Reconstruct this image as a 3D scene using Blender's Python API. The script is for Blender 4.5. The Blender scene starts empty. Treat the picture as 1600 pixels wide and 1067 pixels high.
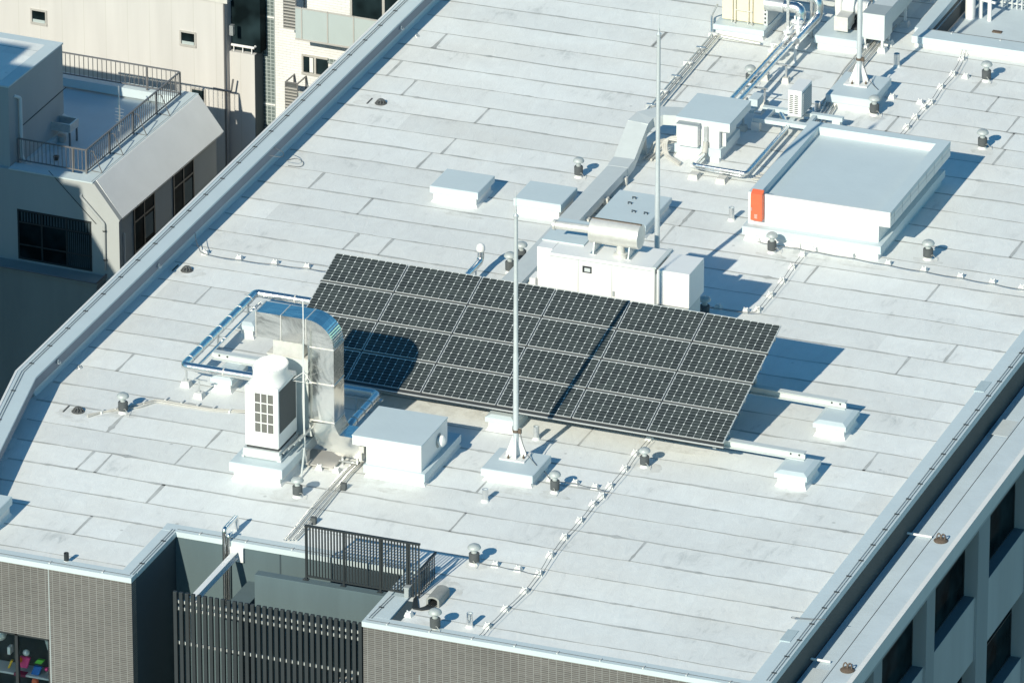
import bpy, bmesh, math, random
from mathutils import Vector, Matrix, noise
random.seed(7)
R = math.radians
sc = bpy.context.scene
COL = sc.collection

# ---------------------------------------------------------------- camera
AZ, PT, FPX, DIST = R(20.735), R(24.553), 12965.4, 190.0
FW = Vector((-math.sin(AZ)*math.cos(PT), math.cos(AZ)*math.cos(PT), -math.sin(PT)))
RT = Vector((math.cos(AZ), math.sin(AZ), 0))
UP = RT.cross(FW)
CAM = -FW*DIST
cd = bpy.data.cameras.new('camera'); co = bpy.data.objects.new('camera', cd); COL.objects.link(co)
co.matrix_world = Matrix(((RT.x, UP.x, -FW.x, CAM.x), (RT.y, UP.y, -FW.y, CAM.y), (RT.z, UP.z, -FW.z, CAM.z), (0, 0, 0, 1)))
cd.sensor_width = 36; cd.lens = 36*FPX/1600; cd.clip_start = 1; cd.clip_end = 4000
sc.camera = co

# ---------------------------------------------------------------- sky and sun
SUN_EL, SUN_AZ = R(29.9), R(82.6)          # shadows run towards +Y, a little to +X
w = bpy.data.worlds.new('World'); sc.world = w; w.use_nodes = True
nt = w.node_tree; nt.nodes.clear()
sky = nt.nodes.new('ShaderNodeTexSky'); sky.sky_type = 'NISHITA'; sky.sun_disc = False
sky.sun_elevation = SUN_EL; sky.sun_rotation = R(90)+SUN_AZ-R(0)
sky.ozone_density = 2.5; sky.air_density = 1.0; sky.dust_density = 0.1
hs = nt.nodes.new('ShaderNodeHueSaturation'); hs.inputs['Saturation'].default_value = 1.2
bg = nt.nodes.new('ShaderNodeBackground'); bg.inputs['Strength'].default_value = 0.11
wo = nt.nodes.new('ShaderNodeOutputWorld')
tint = nt.nodes.new('ShaderNodeMix'); tint.data_type = 'RGBA'; tint.blend_type = 'MULTIPLY'; tint.inputs['Factor'].default_value = 1
tint.inputs['B'].default_value = (0.62, 0.97, 0.90, 1)          # the photograph's cool, slightly teal skylight
nt.links.new(sky.outputs[0], hs.inputs['Color']); nt.links.new(hs.outputs[0], tint.inputs['A']); nt.links.new(tint.outputs['Result'], bg.inputs[0]); nt.links.new(bg.outputs[0], wo.inputs[0])
sl = bpy.data.lights.new('sun', 'SUN'); so = bpy.data.objects.new('sun', sl); COL.objects.link(so)
LDIR = Vector((math.cos(SUN_AZ)*math.cos(SUN_EL), math.sin(SUN_AZ)*math.cos(SUN_EL), -math.sin(SUN_EL)))
so.rotation_euler = LDIR.to_track_quat('-Z', 'Y').to_euler()
sl.energy = 4.6; sl.angle = R(0.53); sl.color = (1.0, 0.94, 0.775)
# sky rotation so that the sky's bright side sits where the lamp shines from
sd = -LDIR; sky.sun_rotation = math.atan2(sd.x, sd.y)
sc.view_settings.view_transform = 'Standard'; sc.view_settings.look = 'None'
sc.view_settings.gamma = 1; sc.view_settings.exposure = 0.16
sc.view_settings.use_curve_mapping = False

# ---------------------------------------------------------------- measuring (pixel of the 1600 px photo -> point on a plane)
def ray(px, py): return FW + RT*((px-800)/FPX) - UP*((py-533.5)/FPX)
def at(px, py, z=0.0):
    d = ray(px, py); return CAM + d*((z-CAM.z)/d.z)
def atX(px, py, X):
    d = ray(px, py); return CAM + d*((X-CAM.x)/d.x)
def atY(px, py, Y):
    d = ray(px, py); return CAM + d*((Y-CAM.y)/d.y)
def projy(q):
    q = Vector(q)-CAM; return 533.5 - FPX*q.dot(UP)/q.dot(FW)
def hz(ytop, x, y):          # height above the point (x, y, 0) that shows at image row ytop
    lo, hi = -40, 40
    for i in range(50):
        m = (lo+hi)/2
        if projy((x, y, m)) > ytop: lo = m
        else: hi = m
    return lo

# ---------------------------------------------------------------- materials
def newmat(name):
    m = bpy.data.materials.new(name); m.use_nodes = True
    n = m.node_tree; b = n.nodes['Principled BSDF']
    return m, n, b
def N(nt_, t, **kw):
    nd = nt_.nodes.new(t)
    for k, v in kw.items(): setattr(nd, k, v)
    return nd
def paint(name, col, rough=0.6, metal=0.0, var=0.06, scale=3.0, bump=0.02, bscale=40, spec=0.4, streak=0.0):
    m, n, b = newmat(name)
    tc = N(n, 'ShaderNodeTexCoord'); geo = N(n, 'ShaderNodeNewGeometry')
    mp = N(n, 'ShaderNodeMapping'); n.links.new(geo.outputs['Position'], mp.inputs[0])
    if streak: mp.inputs['Scale'].default_value = (1, 1, 0.12)
    nz = N(n, 'ShaderNodeTexNoise'); nz.inputs['Scale'].default_value = scale; nz.inputs['Detail'].default_value = 6
    nz.inputs['Roughness'].default_value = 0.65
    n.links.new(mp.outputs[0], nz.inputs['Vector'])
    mr = N(n, 'ShaderNodeMapRange'); mr.inputs[1].default_value = 0.3; mr.inputs[2].default_value = 0.7
    mr.inputs[3].default_value = 1-var-streak; mr.inputs[4].default_value = 1+var*0.6
    n.links.new(nz.outputs[0], mr.inputs[0])
    mx = N(n, 'ShaderNodeVectorMath', operation='SCALE'); mx.inputs[0].default_value = col[:3]
    n.links.new(mr.outputs[0], mx.inputs['Scale']); n.links.new(mx.outputs[0], b.inputs['Base Color'])
    b.inputs['Metallic'].default_value = metal
    rr = N(n, 'ShaderNodeMapRange'); rr.inputs[3].default_value = max(0.02, rough-0.08); rr.inputs[4].default_value = rough+0.08
    n.links.new(nz.outputs[0], rr.inputs[0]); n.links.new(rr.outputs[0], b.inputs['Roughness'])
    b.inputs['Specular IOR Level'].default_value = spec
    if bump:
        n2 = N(n, 'ShaderNodeTexNoise'); n2.inputs['Scale'].default_value = bscale; n2.inputs['Detail'].default_value = 3
        n.links.new(geo.outputs['Position'], n2.inputs['Vector'])
        bp = N(n, 'ShaderNodeBump'); bp.inputs['Strength'].default_value = 1.0; bp.inputs['Distance'].default_value = bump
        n.links.new(n2.outputs[0], bp.inputs['Height']); n.links.new(bp.outputs[0], b.inputs['Normal'])
    return m

M = {}
M['cap'] = paint('bluish_roof_coating', (0.565, 0.65, 0.68), 0.5, var=0.035, scale=1.2, bump=0.003, bscale=9)
M['white'] = paint('white_coating', (0.76, 0.765, 0.75), 0.6, var=0.05, scale=2.5, bump=0.004, bscale=12)
M['whitepaint'] = paint('white_painted_steel', (0.80, 0.80, 0.79), 0.35, var=0.03, scale=2, bump=0.0)
M['lightgrey'] = paint('light_grey_steel', (0.58, 0.62, 0.62), 0.45, var=0.05, scale=3, bump=0.0)
M['grey'] = paint('grey_steel', (0.36, 0.40, 0.41), 0.5, var=0.06, bump=0)
M['galv'] = paint('galvanised_steel', (0.66, 0.68, 0.68), 0.38, metal=0.75, var=0.12, scale=9, bump=0.003, bscale=30)
M['pole'] = paint('galvanised_pole', (0.62, 0.66, 0.68), 0.45, metal=0.35, var=0.06, scale=4, bump=0)
M['venthood'] = paint('weathered_vent_metal', (0.46, 0.50, 0.50), 0.5, metal=0.15, var=0.18, scale=14, bump=0.002)
M['oldiron'] = paint('weathered_iron', (0.11, 0.115, 0.115), 0.7, var=0.3, scale=20, bump=0.003)
M['weathered'] = paint('weathered_grey_cover', (0.30, 0.31, 0.30), 0.8, var=0.15, scale=6, bump=0.004)
M['sill'] = paint('dark_window_sill', (0.13, 0.17, 0.19), 0.7, var=0.1, bump=0.002)  # window sills, darker than the panels they top
M['column'] = paint('precast_column', (0.36, 0.39, 0.40), 0.75, var=0.07, scale=0.9, bump=0.003, streak=0.05)
M['fins'] = paint('grey_brown_fins', (0.15, 0.15, 0.14), 0.6, var=0.15, scale=30, bump=0)
M['patch'] = paint('grey_blue_patch', (0.44, 0.53, 0.56), 0.6, var=.08, bump=.003)
M['dark'] = paint('dark_rubber', (0.05, 0.055, 0.06), 0.7, var=0.1, bump=0)
M['collar'] = paint('charcoal_collar', (0.085, 0.095, 0.10), 0.7, var=0.12, scale=12, bump=0.003)
M['black'] = paint('blackened_steel', (0.028, 0.034, 0.038), 0.45, var=0.08, bump=0)
M['concrete'] = paint('cast_concrete', (0.62, 0.61, 0.57), 0.85, var=0.12, scale=8, bump=0.004, bscale=60)
M['block'] = paint('white_concrete_block', (0.66, 0.67, 0.66), 0.8, var=0.06, scale=20, bump=0.002, bscale=70)
M['wire'] = paint('weathered_wire', (0.17, 0.175, 0.18), 0.6, metal=0.3, var=0.1, bump=0)
M['conduit'] = paint('ivory_conduit', (0.52, 0.51, 0.475), 0.5, var=0.08, bump=0)
M['cream'] = paint('cream_panel', (0.80, 0.70, 0.50), 0.55, var=0.04, bump=0)
M['rust'] = paint('rusty_iron', (0.15, 0.115, 0.09), 0.8, metal=0.2, var=0.3, scale=30, bump=0.004)
M['red'] = paint('orange_red_paint', (0.80, 0.16, 0.075), 0.45, var=0.06, scale=8, bump=0)
M['tarnish'] = paint('tarnished_silver', (0.72, 0.71, 0.68), 0.4, metal=0.35, var=0.12, scale=5, bump=0.004, bscale=14)
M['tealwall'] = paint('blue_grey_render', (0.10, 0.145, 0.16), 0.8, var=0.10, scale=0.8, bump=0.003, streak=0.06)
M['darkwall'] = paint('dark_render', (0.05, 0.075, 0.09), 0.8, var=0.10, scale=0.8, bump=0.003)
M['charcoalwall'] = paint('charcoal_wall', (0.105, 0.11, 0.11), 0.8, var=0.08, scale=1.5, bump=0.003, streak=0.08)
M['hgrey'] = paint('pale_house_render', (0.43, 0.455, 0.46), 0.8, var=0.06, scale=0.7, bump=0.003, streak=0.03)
M['hwhite'] = paint('white_house_render', (0.80, 0.80, 0.78), 0.8, var=0.04, scale=1, bump=0.003)
M['sidewall'] = paint('grey_precast', (0.50, 0.52, 0.52), 0.75, var=0.07, scale=0.9, bump=0.003, streak=0.05)
M['ledge'] = paint('pale_ledge_coating', (0.58, 0.66, 0.70), 0.6, var=0.07, scale=1.1, bump=0.003, bscale=10)
M['mansard'] = paint('pale_sloping_coating', (0.90, 0.91, 0.90), 0.7, var=0.05, scale=1, bump=0.003)
M['lowerwall'] = paint('shade_darkened_render', (0.26, 0.29, 0.29), 0.8, var=0.12, scale=.7, bump=0.003, streak=.05)  # shade of the deep gap put into the lower storey's colour
M['frost'] = paint('frosted_glass_panel', (0.42, 0.48, 0.48), 0.3, var=0.03, bump=0)
M['alu'] = paint('brown_grey_aluminium', (0.20, 0.20, 0.205), 0.4, metal=0.3, var=0.05, bump=0)
M['alulight'] = paint('pale_aluminium', (0.55, 0.53, 0.50), 0.4, metal=0.3, var=0.05, bump=0)
M['screenbar'] = paint('charcoal_screen_bar', (0.029, 0.036, 0.041), 0.6, var=0.1, bump=0)
M['creamwall'] = None
M['blind'] = paint('white_curtain', (0.70, 0.71, 0.70), 0.8, var=0.1, scale=6, bump=0)
M['asphalt'] = paint('asphalt', (0.135, 0.14, 0.14), 0.9, var=0.2, bump=0.01)

def chrome(name, col, rough, wob, wscale, var=0.1):
    m, n, b = newmat(name)
    geo = N(n, 'ShaderNodeNewGeometry')
    nz = N(n, 'ShaderNodeTexNoise'); nz.inputs['Scale'].default_value = wscale; nz.inputs['Detail'].default_value = 3; nz.inputs['Distortion'].default_value = 0.6
    n.links.new(geo.outputs['Position'], nz.inputs['Vector'])
    bp = N(n, 'ShaderNodeBump'); bp.inputs['Distance'].default_value = wob
    n.links.new(nz.outputs[0], bp.inputs['Height']); n.links.new(bp.outputs[0], b.inputs['Normal'])
    n3 = N(n, 'ShaderNodeTexNoise'); n3.inputs['Scale'].default_value = 5
    n.links.new(geo.outputs['Position'], n3.inputs['Vector'])
    mr = N(n, 'ShaderNodeMapRange'); mr.inputs[3].default_value = 1-var; mr.inputs[4].default_value = 1
    n.links.new(n3.outputs[0], mr.inputs[0])
    mx = N(n, 'ShaderNodeVectorMath', operation='SCALE'); mx.inputs[0].default_value = col
    n.links.new(mr.outputs[0], mx.inputs['Scale']); n.links.new(mx.outputs[0], b.inputs['Base Color'])
    b.inputs['Metallic'].default_value = 1; b.inputs['Roughness'].default_value = rough
    return m
M['chrome'] = chrome('polished_jacket', (0.88, 0.88, 0.87), 0.26, 0.008, 6)
M['sheet'] = chrome('crinkled_sheet_metal', (0.93, 0.91, 0.86), 0.18, 0.022, 1.3)

def glass_dark(name, col=(0.010, 0.018, 0.021), rough=0.1):
    m, n, b = newmat(name)
    geo = N(n, 'ShaderNodeNewGeometry'); nz = N(n, 'ShaderNodeTexNoise'); nz.inputs['Scale'].default_value = 1.3
    n.links.new(geo.outputs['Position'], nz.inputs['Vector'])
    cr = N(n, 'ShaderNodeValToRGB'); cr.color_ramp.elements[0].color = (*[c*0.5 for c in col], 1); cr.color_ramp.elements[1].color = (*[c*2.2 for c in col], 1)
    cr.color_ramp.elements[0].position = .35; cr.color_ramp.elements[1].position = .7
    n.links.new(nz.outputs[0], cr.inputs[0]); n.links.new(cr.outputs[0], b.inputs['Base Color'])
    b.inputs['Roughness'].default_value = rough; b.inputs['Specular IOR Level'].default_value = 0.5; b.inputs['IOR'].default_value = 1.04
    return m
M['glass'] = glass_dark('dark_window_glass')

def clear_glass():
    m, n, b = newmat('clear_window_glass')
    b.inputs['Base Color'].default_value = (0.9, 0.95, 0.95, 1); b.inputs['Roughness'].default_value = 0.03
    b.inputs['Transmission Weight'].default_value = 1; b.inputs['IOR'].default_value = 1.02
    geo = N(n, 'ShaderNodeNewGeometry'); nz = N(n, 'ShaderNodeTexNoise'); nz.inputs['Scale'].default_value = 2
    n.links.new(geo.outputs['Position'], nz.inputs['Vector'])
    bp = N(n, 'ShaderNodeBump'); bp.inputs['Distance'].default_value = 0.001
    n.links.new(nz.outputs[0], bp.inputs['Height']); n.links.new(bp.outputs[0], b.inputs['Normal'])
    return m
M['clear'] = clear_glass()

def roof_mat(name, seam=False, stain=False):
    m, n, b = newmat(name); L = n.links.new
    geo = N(n, 'ShaderNodeNewGeometry'); sep = N(n, 'ShaderNodeSeparateXYZ'); L(geo.outputs['Position'], sep.inputs[0])
    # one tone per sheet: cells 1.018 m deep, staggered lengths
    def math_(op, a=None, b_=None, va=None, vb=None):
        nd = N(n, 'ShaderNodeMath', operation=op)
        if a is not None: L(a, nd.inputs[0])
        elif va is not None: nd.inputs[0].default_value = va
        if b_ is not None: L(b_, nd.inputs[1])
        elif vb is not None: nd.inputs[1].default_value = vb
        return nd.outputs[0]
    row = math_('FLOOR', math_('DIVIDE', math_('SUBTRACT', sep.outputs['Y'], vb=3.43), vb=1.018))
    off = math_('MULTIPLY', math_('SINE', math_('MULTIPLY', row, vb=12.9898)), vb=4.0)
    cell = math_('FLOOR', math_('DIVIDE', math_('ADD', sep.outputs['X'], off), vb=6.3))
    cmb = N(n, 'ShaderNodeCombineXYZ'); L(row, cmb.inputs[0]); L(cell, cmb.inputs[1])
    wn = N(n, 'ShaderNodeTexWhiteNoise'); wn.noise_dimensions = '3D'; L(cmb.outputs[0], wn.inputs['Vector'])
    big = N(n, 'ShaderNodeTexNoise'); big.inputs['Scale'].default_value = 0.5; big.inputs['Detail'].default_value = 7; big.inputs['Roughness'].default_value = 0.62
    L(geo.outputs['Position'], big.inputs['Vector'])
    mp = N(n, 'ShaderNodeMapping'); mp.inputs['Rotation'].default_value = (0, 0, R(12)); mp.inputs['Scale'].default_value = (1.6, 0.55, 1)
    L(geo.outputs['Position'], mp.inputs[0])
    st = N(n, 'ShaderNodeTexNoise'); st.inputs['Scale'].default_value = 3.2; st.inputs['Detail'].default_value = 6; st.inputs['Roughness'].default_value = 0.6; st.inputs['Distortion'].default_value = 0.5
    L(mp.outputs[0], st.inputs['Vector'])
    fine = N(n, 'ShaderNodeTexNoise'); fine.inputs['Scale'].default_value = 40; fine.inputs['Detail'].default_value = 3
    L(geo.outputs['Position'], fine.inputs['Vector'])
    cr = N(n, 'ShaderNodeValToRGB'); e = cr.color_ramp.elements
    e[0].position = 0.30; e[0].color = (0.56, 0.585, 0.575, 1); e[1].position = 0.64; e[1].color = (0.87, 0.895, 0.88, 1)
    e2 = cr.color_ramp.elements.new(0.42); e2.color = (0.80, 0.815, 0.80, 1)
    mixf = math_('ADD', math_('MULTIPLY', big.outputs[0], vb=0.62), math_('MULTIPLY', st.outputs[0], vb=0.38))
    L(mixf, cr.inputs[0])
    # warm, dusty patches
    wm = N(n, 'ShaderNodeTexNoise'); wm.inputs['Scale'].default_value = 0.23; wm.inputs['Detail'].default_value = 4
    L(geo.outputs['Position'], wm.inputs['Vector'])
    wr = N(n, 'ShaderNodeMapRange'); wr.inputs[1].default_value = 0.5; wr.inputs[2].default_value = 0.72; wr.inputs[4].default_value = 0.55
    L(wm.outputs[0], wr.inputs[0])
    mx = N(n, 'ShaderNodeMix', data_type='RGBA', blend_type='MULTIPLY'); mx.inputs['B'].default_value = (1.0, 0.955, 0.905, 1)
    L(wr.outputs[0], mx.inputs['Factor']); L(cr.outputs[0], mx.inputs['A'])
    tone = N(n, 'ShaderNodeMapRange'); tone.inputs[3].default_value = 0.90; tone.inputs[4].default_value = 1.03
    L(wn.outputs[0], tone.inputs[0])
    sp = N(n, 'ShaderNodeMapRange'); sp.inputs[1].default_value = 0.25; sp.inputs[2].default_value = 0.75; sp.inputs[3].default_value = 0.95; sp.inputs[4].default_value = 1.03
    L(fine.outputs[0], sp.inputs[0])
    # little dirt specks
    vo = N(n, 'ShaderNodeTexVoronoi'); vo.inputs['Scale'].default_value = 0.9; L(geo.outputs['Position'], vo.inputs['Vector'])
    vr = N(n, 'ShaderNodeMapRange'); vr.inputs[1].default_value = 0.02; vr.inputs[2].default_value = 0.05; vr.inputs[3].default_value = 0.72; vr.inputs[4].default_value = 1.0
    L(vo.outputs['Distance'], vr.inputs[0])
    k = math_('MULTIPLY', math_('MULTIPLY', tone.outputs[0], sp.outputs[0]), vr.outputs[0])
    sc_ = N(n, 'ShaderNodeVectorMath', operation='SCALE'); L(mx.outputs['Result'], sc_.inputs[0]); L(k, sc_.inputs['Scale'])
    if seam:
        dn = N(n, 'ShaderNodeTexNoise'); dn.inputs['Scale'].default_value = 1.1; dn.inputs['Detail'].default_value = 6; dn.inputs['Roughness'].default_value = 0.7
        L(geo.outputs['Position'], dn.inputs['Vector'])
        dr = N(n, 'ShaderNodeMapRange'); dr.inputs[1].default_value = 0.34; dr.inputs[2].default_value = 0.60; dr.inputs[3].default_value = 0.55; dr.inputs[4].default_value = 1.0
        L(dn.outputs[0], dr.inputs[0])
        m2 = N(n, 'ShaderNodeMix', data_type='RGBA'); m2.inputs['B'].default_value = (0.41, 0.42, 0.41, 1)
        L(sc_.outputs[0], m2.inputs['A']); L(dr.outputs[0], m2.inputs['Factor']); L(m2.outputs['Result'], b.inputs['Base Color'])
    elif stain:
        dn = N(n, 'ShaderNodeTexNoise'); dn.inputs['Scale'].default_value = 2.3; dn.inputs['Detail'].default_value = 8; dn.inputs['Roughness'].default_value = 0.72
        L(geo.outputs['Position'], dn.inputs['Vector'])
        dr = N(n, 'ShaderNodeMapRange'); dr.inputs[1].default_value = 0.42; dr.inputs[2].default_value = 0.66; dr.inputs[3].default_value = 0.0; dr.inputs[4].default_value = 0.42
        L(dn.outputs[0], dr.inputs[0])
        m2 = N(n, 'ShaderNodeMix', data_type='RGBA'); m2.inputs['B'].default_value = (0.40, 0.385, 0.345, 1)
        L(sc_.outputs[0], m2.inputs['A']); L(dr.outputs[0], m2.inputs['Factor']); L(m2.outputs['Result'], b.inputs['Base Color'])
    else:
        L(sc_.outputs[0], b.inputs['Base Color'])
    bp = N(n, 'ShaderNodeBump'); bp.inputs['Distance'].default_value = 0.02
    hb = math_('ADD', math_('MULTIPLY', st.outputs[0], vb=0.8), math_('MULTIPLY', fine.outputs[0], vb=0.1))
    L(hb, bp.inputs['Height']); L(bp.outputs[0], b.inputs['Normal'])
    b.inputs['Roughness'].default_value = 0.75; b.inputs['Specular IOR Level'].default_value = 0.25
    return m
M['roof'] = roof_mat('roof_membrane'); M['seam'] = roof_mat('membrane_seam', True); M['stain'] = roof_mat('dusty_membrane', stain=True)

def tile_mat(name, axis, w_, h_, c1, c2, mort, ms=0.006, off=0.0, sq=0.0):
    m, n, b = newmat(name); L = n.links.new
    geo = N(n, 'ShaderNodeNewGeometry'); sep = N(n, 'ShaderNodeSeparateXYZ'); L(geo.outputs['Position'], sep.inputs[0])
    cmb = N(n, 'ShaderNodeCombineXYZ'); L(sep.outputs[axis], cmb.inputs[0]); L(sep.outputs['Z'], cmb.inputs[1])
    br = N(n, 'ShaderNodeTexBrick'); br.offset = off; br.inputs['Scale'].default_value = 1
    br.inputs['Brick Width'].default_value = w_; br.inputs['Row Height'].default_value = h_; br.inputs['Mortar Size'].default_value = ms
    br.inputs['Mortar Smooth'].default_value = 0.1; br.inputs['Bias'].default_value = 0
    br.inputs['Color1'].default_value = (*c1, 1); br.inputs['Color2'].default_value = (*c2, 1); br.inputs['Mortar'].default_value = (*mort, 1)
    L(cmb.outputs[0], br.inputs['Vector'])
    nz = N(n, 'ShaderNodeTexNoise'); nz.inputs['Scale'].default_value = 0.7; nz.inputs['Detail'].default_value = 6; L(geo.outputs['Position'], nz.inputs['Vector'])
    mr = N(n, 'ShaderNodeMapRange'); mr.inputs[1].default_value = .3; mr.inputs[2].default_value = .7; mr.inputs[3].default_value = 0.88; mr.inputs[4].default_value = 1.06
    L(nz.outputs[0], mr.inputs[0])
    s = N(n, 'ShaderNodeVectorMath', operation='SCALE'); L(br.outputs['Color'], s.inputs[0]); L(mr.outputs[0], s.inputs['Scale']); L(s.outputs[0], b.inputs['Base Color'])
    bp = N(n, 'ShaderNodeBump'); bp.inputs['Distance'].default_value = 0.004; bp.invert = True
    L(br.outputs['Fac'], bp.inputs['Height']); L(bp.outputs[0], b.inputs['Normal'])
    b.inputs['Roughness'].default_value = 0.6
    return m
M['tile'] = tile_mat('grey_brown_tile', 'X', 0.172, 0.0465, (0.138, 0.130, 0.124), (0.098, 0.092, 0.088), (0.235, 0.235, 0.23), 0.0085)
M['mosaic'] = tile_mat('dark_mosaic', 'X', 0.11, 0.10, (0.16, 0.20, 0.20), (0.12, 0.155, 0.155), (0.38, 0.43, 0.43), 0.012)
M['whitetile'] = tile_mat('white_tile', 'X', 0.22, 0.07, (0.78, 0.78, 0.77), (0.74, 0.74, 0.735), (0.72, 0.72, 0.71), 0.004, off=0.5)

def cream_siding():
    m, n, b = newmat('cream_wall_panels'); L = n.links.new
    geo = N(n, 'ShaderNodeNewGeometry'); sep = N(n, 'ShaderNodeSeparateXYZ'); L(geo.outputs['Position'], sep.inputs[0])
    cmb = N(n, 'ShaderNodeCombineXYZ'); L(sep.outputs['X'], cmb.inputs[0]); L(sep.outputs['Z'], cmb.inputs[1])
    br = N(n, 'ShaderNodeTexBrick'); br.offset = 0; br.inputs['Scale'].default_value = 1
    br.inputs['Brick Width'].default_value = 0.62; br.inputs['Row Height'].default_value = 40; br.inputs['Mortar Size'].default_value = 0.008
    br.inputs['Color1'].default_value = (0.575, 0.56, 0.545, 1); br.inputs['Color2'].default_value = (0.56, 0.545, 0.53, 1); br.inputs['Mortar'].default_value = (0.50, 0.49, 0.46, 1)
    L(cmb.outputs[0], br.inputs['Vector'])
    mp = N(n, 'ShaderNodeMapping'); mp.inputs['Scale'].default_value = (3, 3, 0.3); L(geo.outputs['Position'], mp.inputs[0])
    nz = N(n, 'ShaderNodeTexNoise'); nz.inputs['Scale'].default_value = 1.0; nz.inputs['Detail'].default_value = 6; L(mp.outputs[0], nz.inputs['Vector'])
    mr = N(n, 'ShaderNodeMapRange'); mr.inputs[1].default_value = .3; mr.inputs[2].default_value = .7; mr.inputs[3].default_value = 0.93; mr.inputs[4].default_value = 1.03
    L(nz.outputs[0], mr.inputs[0])
    s = N(n, 'ShaderNodeVectorMath', operation='SCALE'); L(br.outputs['Color'], s.inputs[0]); L(mr.outputs[0], s.inputs['Scale']); L(s.outputs[0], b.inputs['Base Color'])
    b.inputs['Roughness'].default_value = 0.8
    return m
M['creamwall'] = cream_siding()

def pv_mat():
    m, n, b = newmat('solar_cells'); L = n.links.new
    tc = N(n, 'ShaderNodeTexCoord'); sep = N(n, 'ShaderNodeSeparateXYZ'); L(tc.outputs['UV'], sep.inputs[0])
    def mt(op, a, v=None, b_=None, c=None):
        nd = N(n, 'ShaderNodeMath', operation=op)
        if hasattr(a, 'links'): L(a, nd.inputs[0])
        else: nd.inputs[0].default_value = a
        if b_ is not None: L(b_, nd.inputs[1])
        elif v is not None: nd.inputs[1].default_value = v
        if c is not None: nd.inputs[2].default_value = c
        return nd.outputs[0]
    def fold(s): return mt('ABSOLUTE', mt('SUBTRACT', mt('FRACT', s), 0.5))     # 0 centre .. 0.5 edge
    cu, cv = mt('MULTIPLY', sep.outputs['X'], 10.0), mt('MULTIPLY', sep.outputs['Y'], 5.0)
    au, av = fold(cu), fold(cv)
    gapu = mt('GREATER_THAN', au, 0.470)
    gapv = mt('GREATER_THAN', av, 0.468)
    corner = mt('GREATER_THAN', mt('ADD', au, b_=av), 0.875)
    bus = mt('LESS_THAN', av, 0.028)
    cell = N(n, 'ShaderNodeTexWhiteNoise'); cmb = N(n, 'ShaderNodeCombineXYZ')
    L(mt('FLOOR', cu), cmb.inputs[0]); L(mt('FLOOR', cv), cmb.inputs[1])
    oi = N(n, 'ShaderNodeObjectInfo'); L(oi.outputs['Random'], cmb.inputs[2]); L(cmb.outputs[0], cell.inputs['Vector'])
    ramp = N(n, 'ShaderNodeValToRGB'); ramp.color_ramp.elements[0].color = (0.030, 0.036, 0.036, 1); ramp.color_ramp.elements[1].color = (0.050, 0.060, 0.058, 1)
    L(cell.outputs[0], ramp.inputs[0])
    m1 = N(n, 'ShaderNodeMix', data_type='RGBA'); L(mt('MAXIMUM', gapv, b_=bus), m1.inputs['Factor']); L(ramp.outputs[0], m1.inputs['A']); m1.inputs['B'].default_value = (0.20, 0.22, 0.23, 1)
    m2 = N(n, 'ShaderNodeMix', data_type='RGBA'); L(gapu, m2.inputs['Factor']); L(m1.outputs['Result'], m2.inputs['A']); m2.inputs['B'].default_value = (0.34, 0.37, 0.37, 1)
    m3 = N(n, 'ShaderNodeMix', data_type='RGBA'); L(corner, m3.inputs['Factor']); L(m2.outputs['Result'], m3.inputs['A']); m3.inputs['B'].default_value = (0.74, 0.77, 0.77, 1)
    L(m3.outputs['Result'], b.inputs['Base Color'])
    b.inputs['Roughness'].default_value = 0.22; b.inputs['Specular IOR Level'].default_value = 0.4
    return m
M['pv'] = pv_mat()

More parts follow.
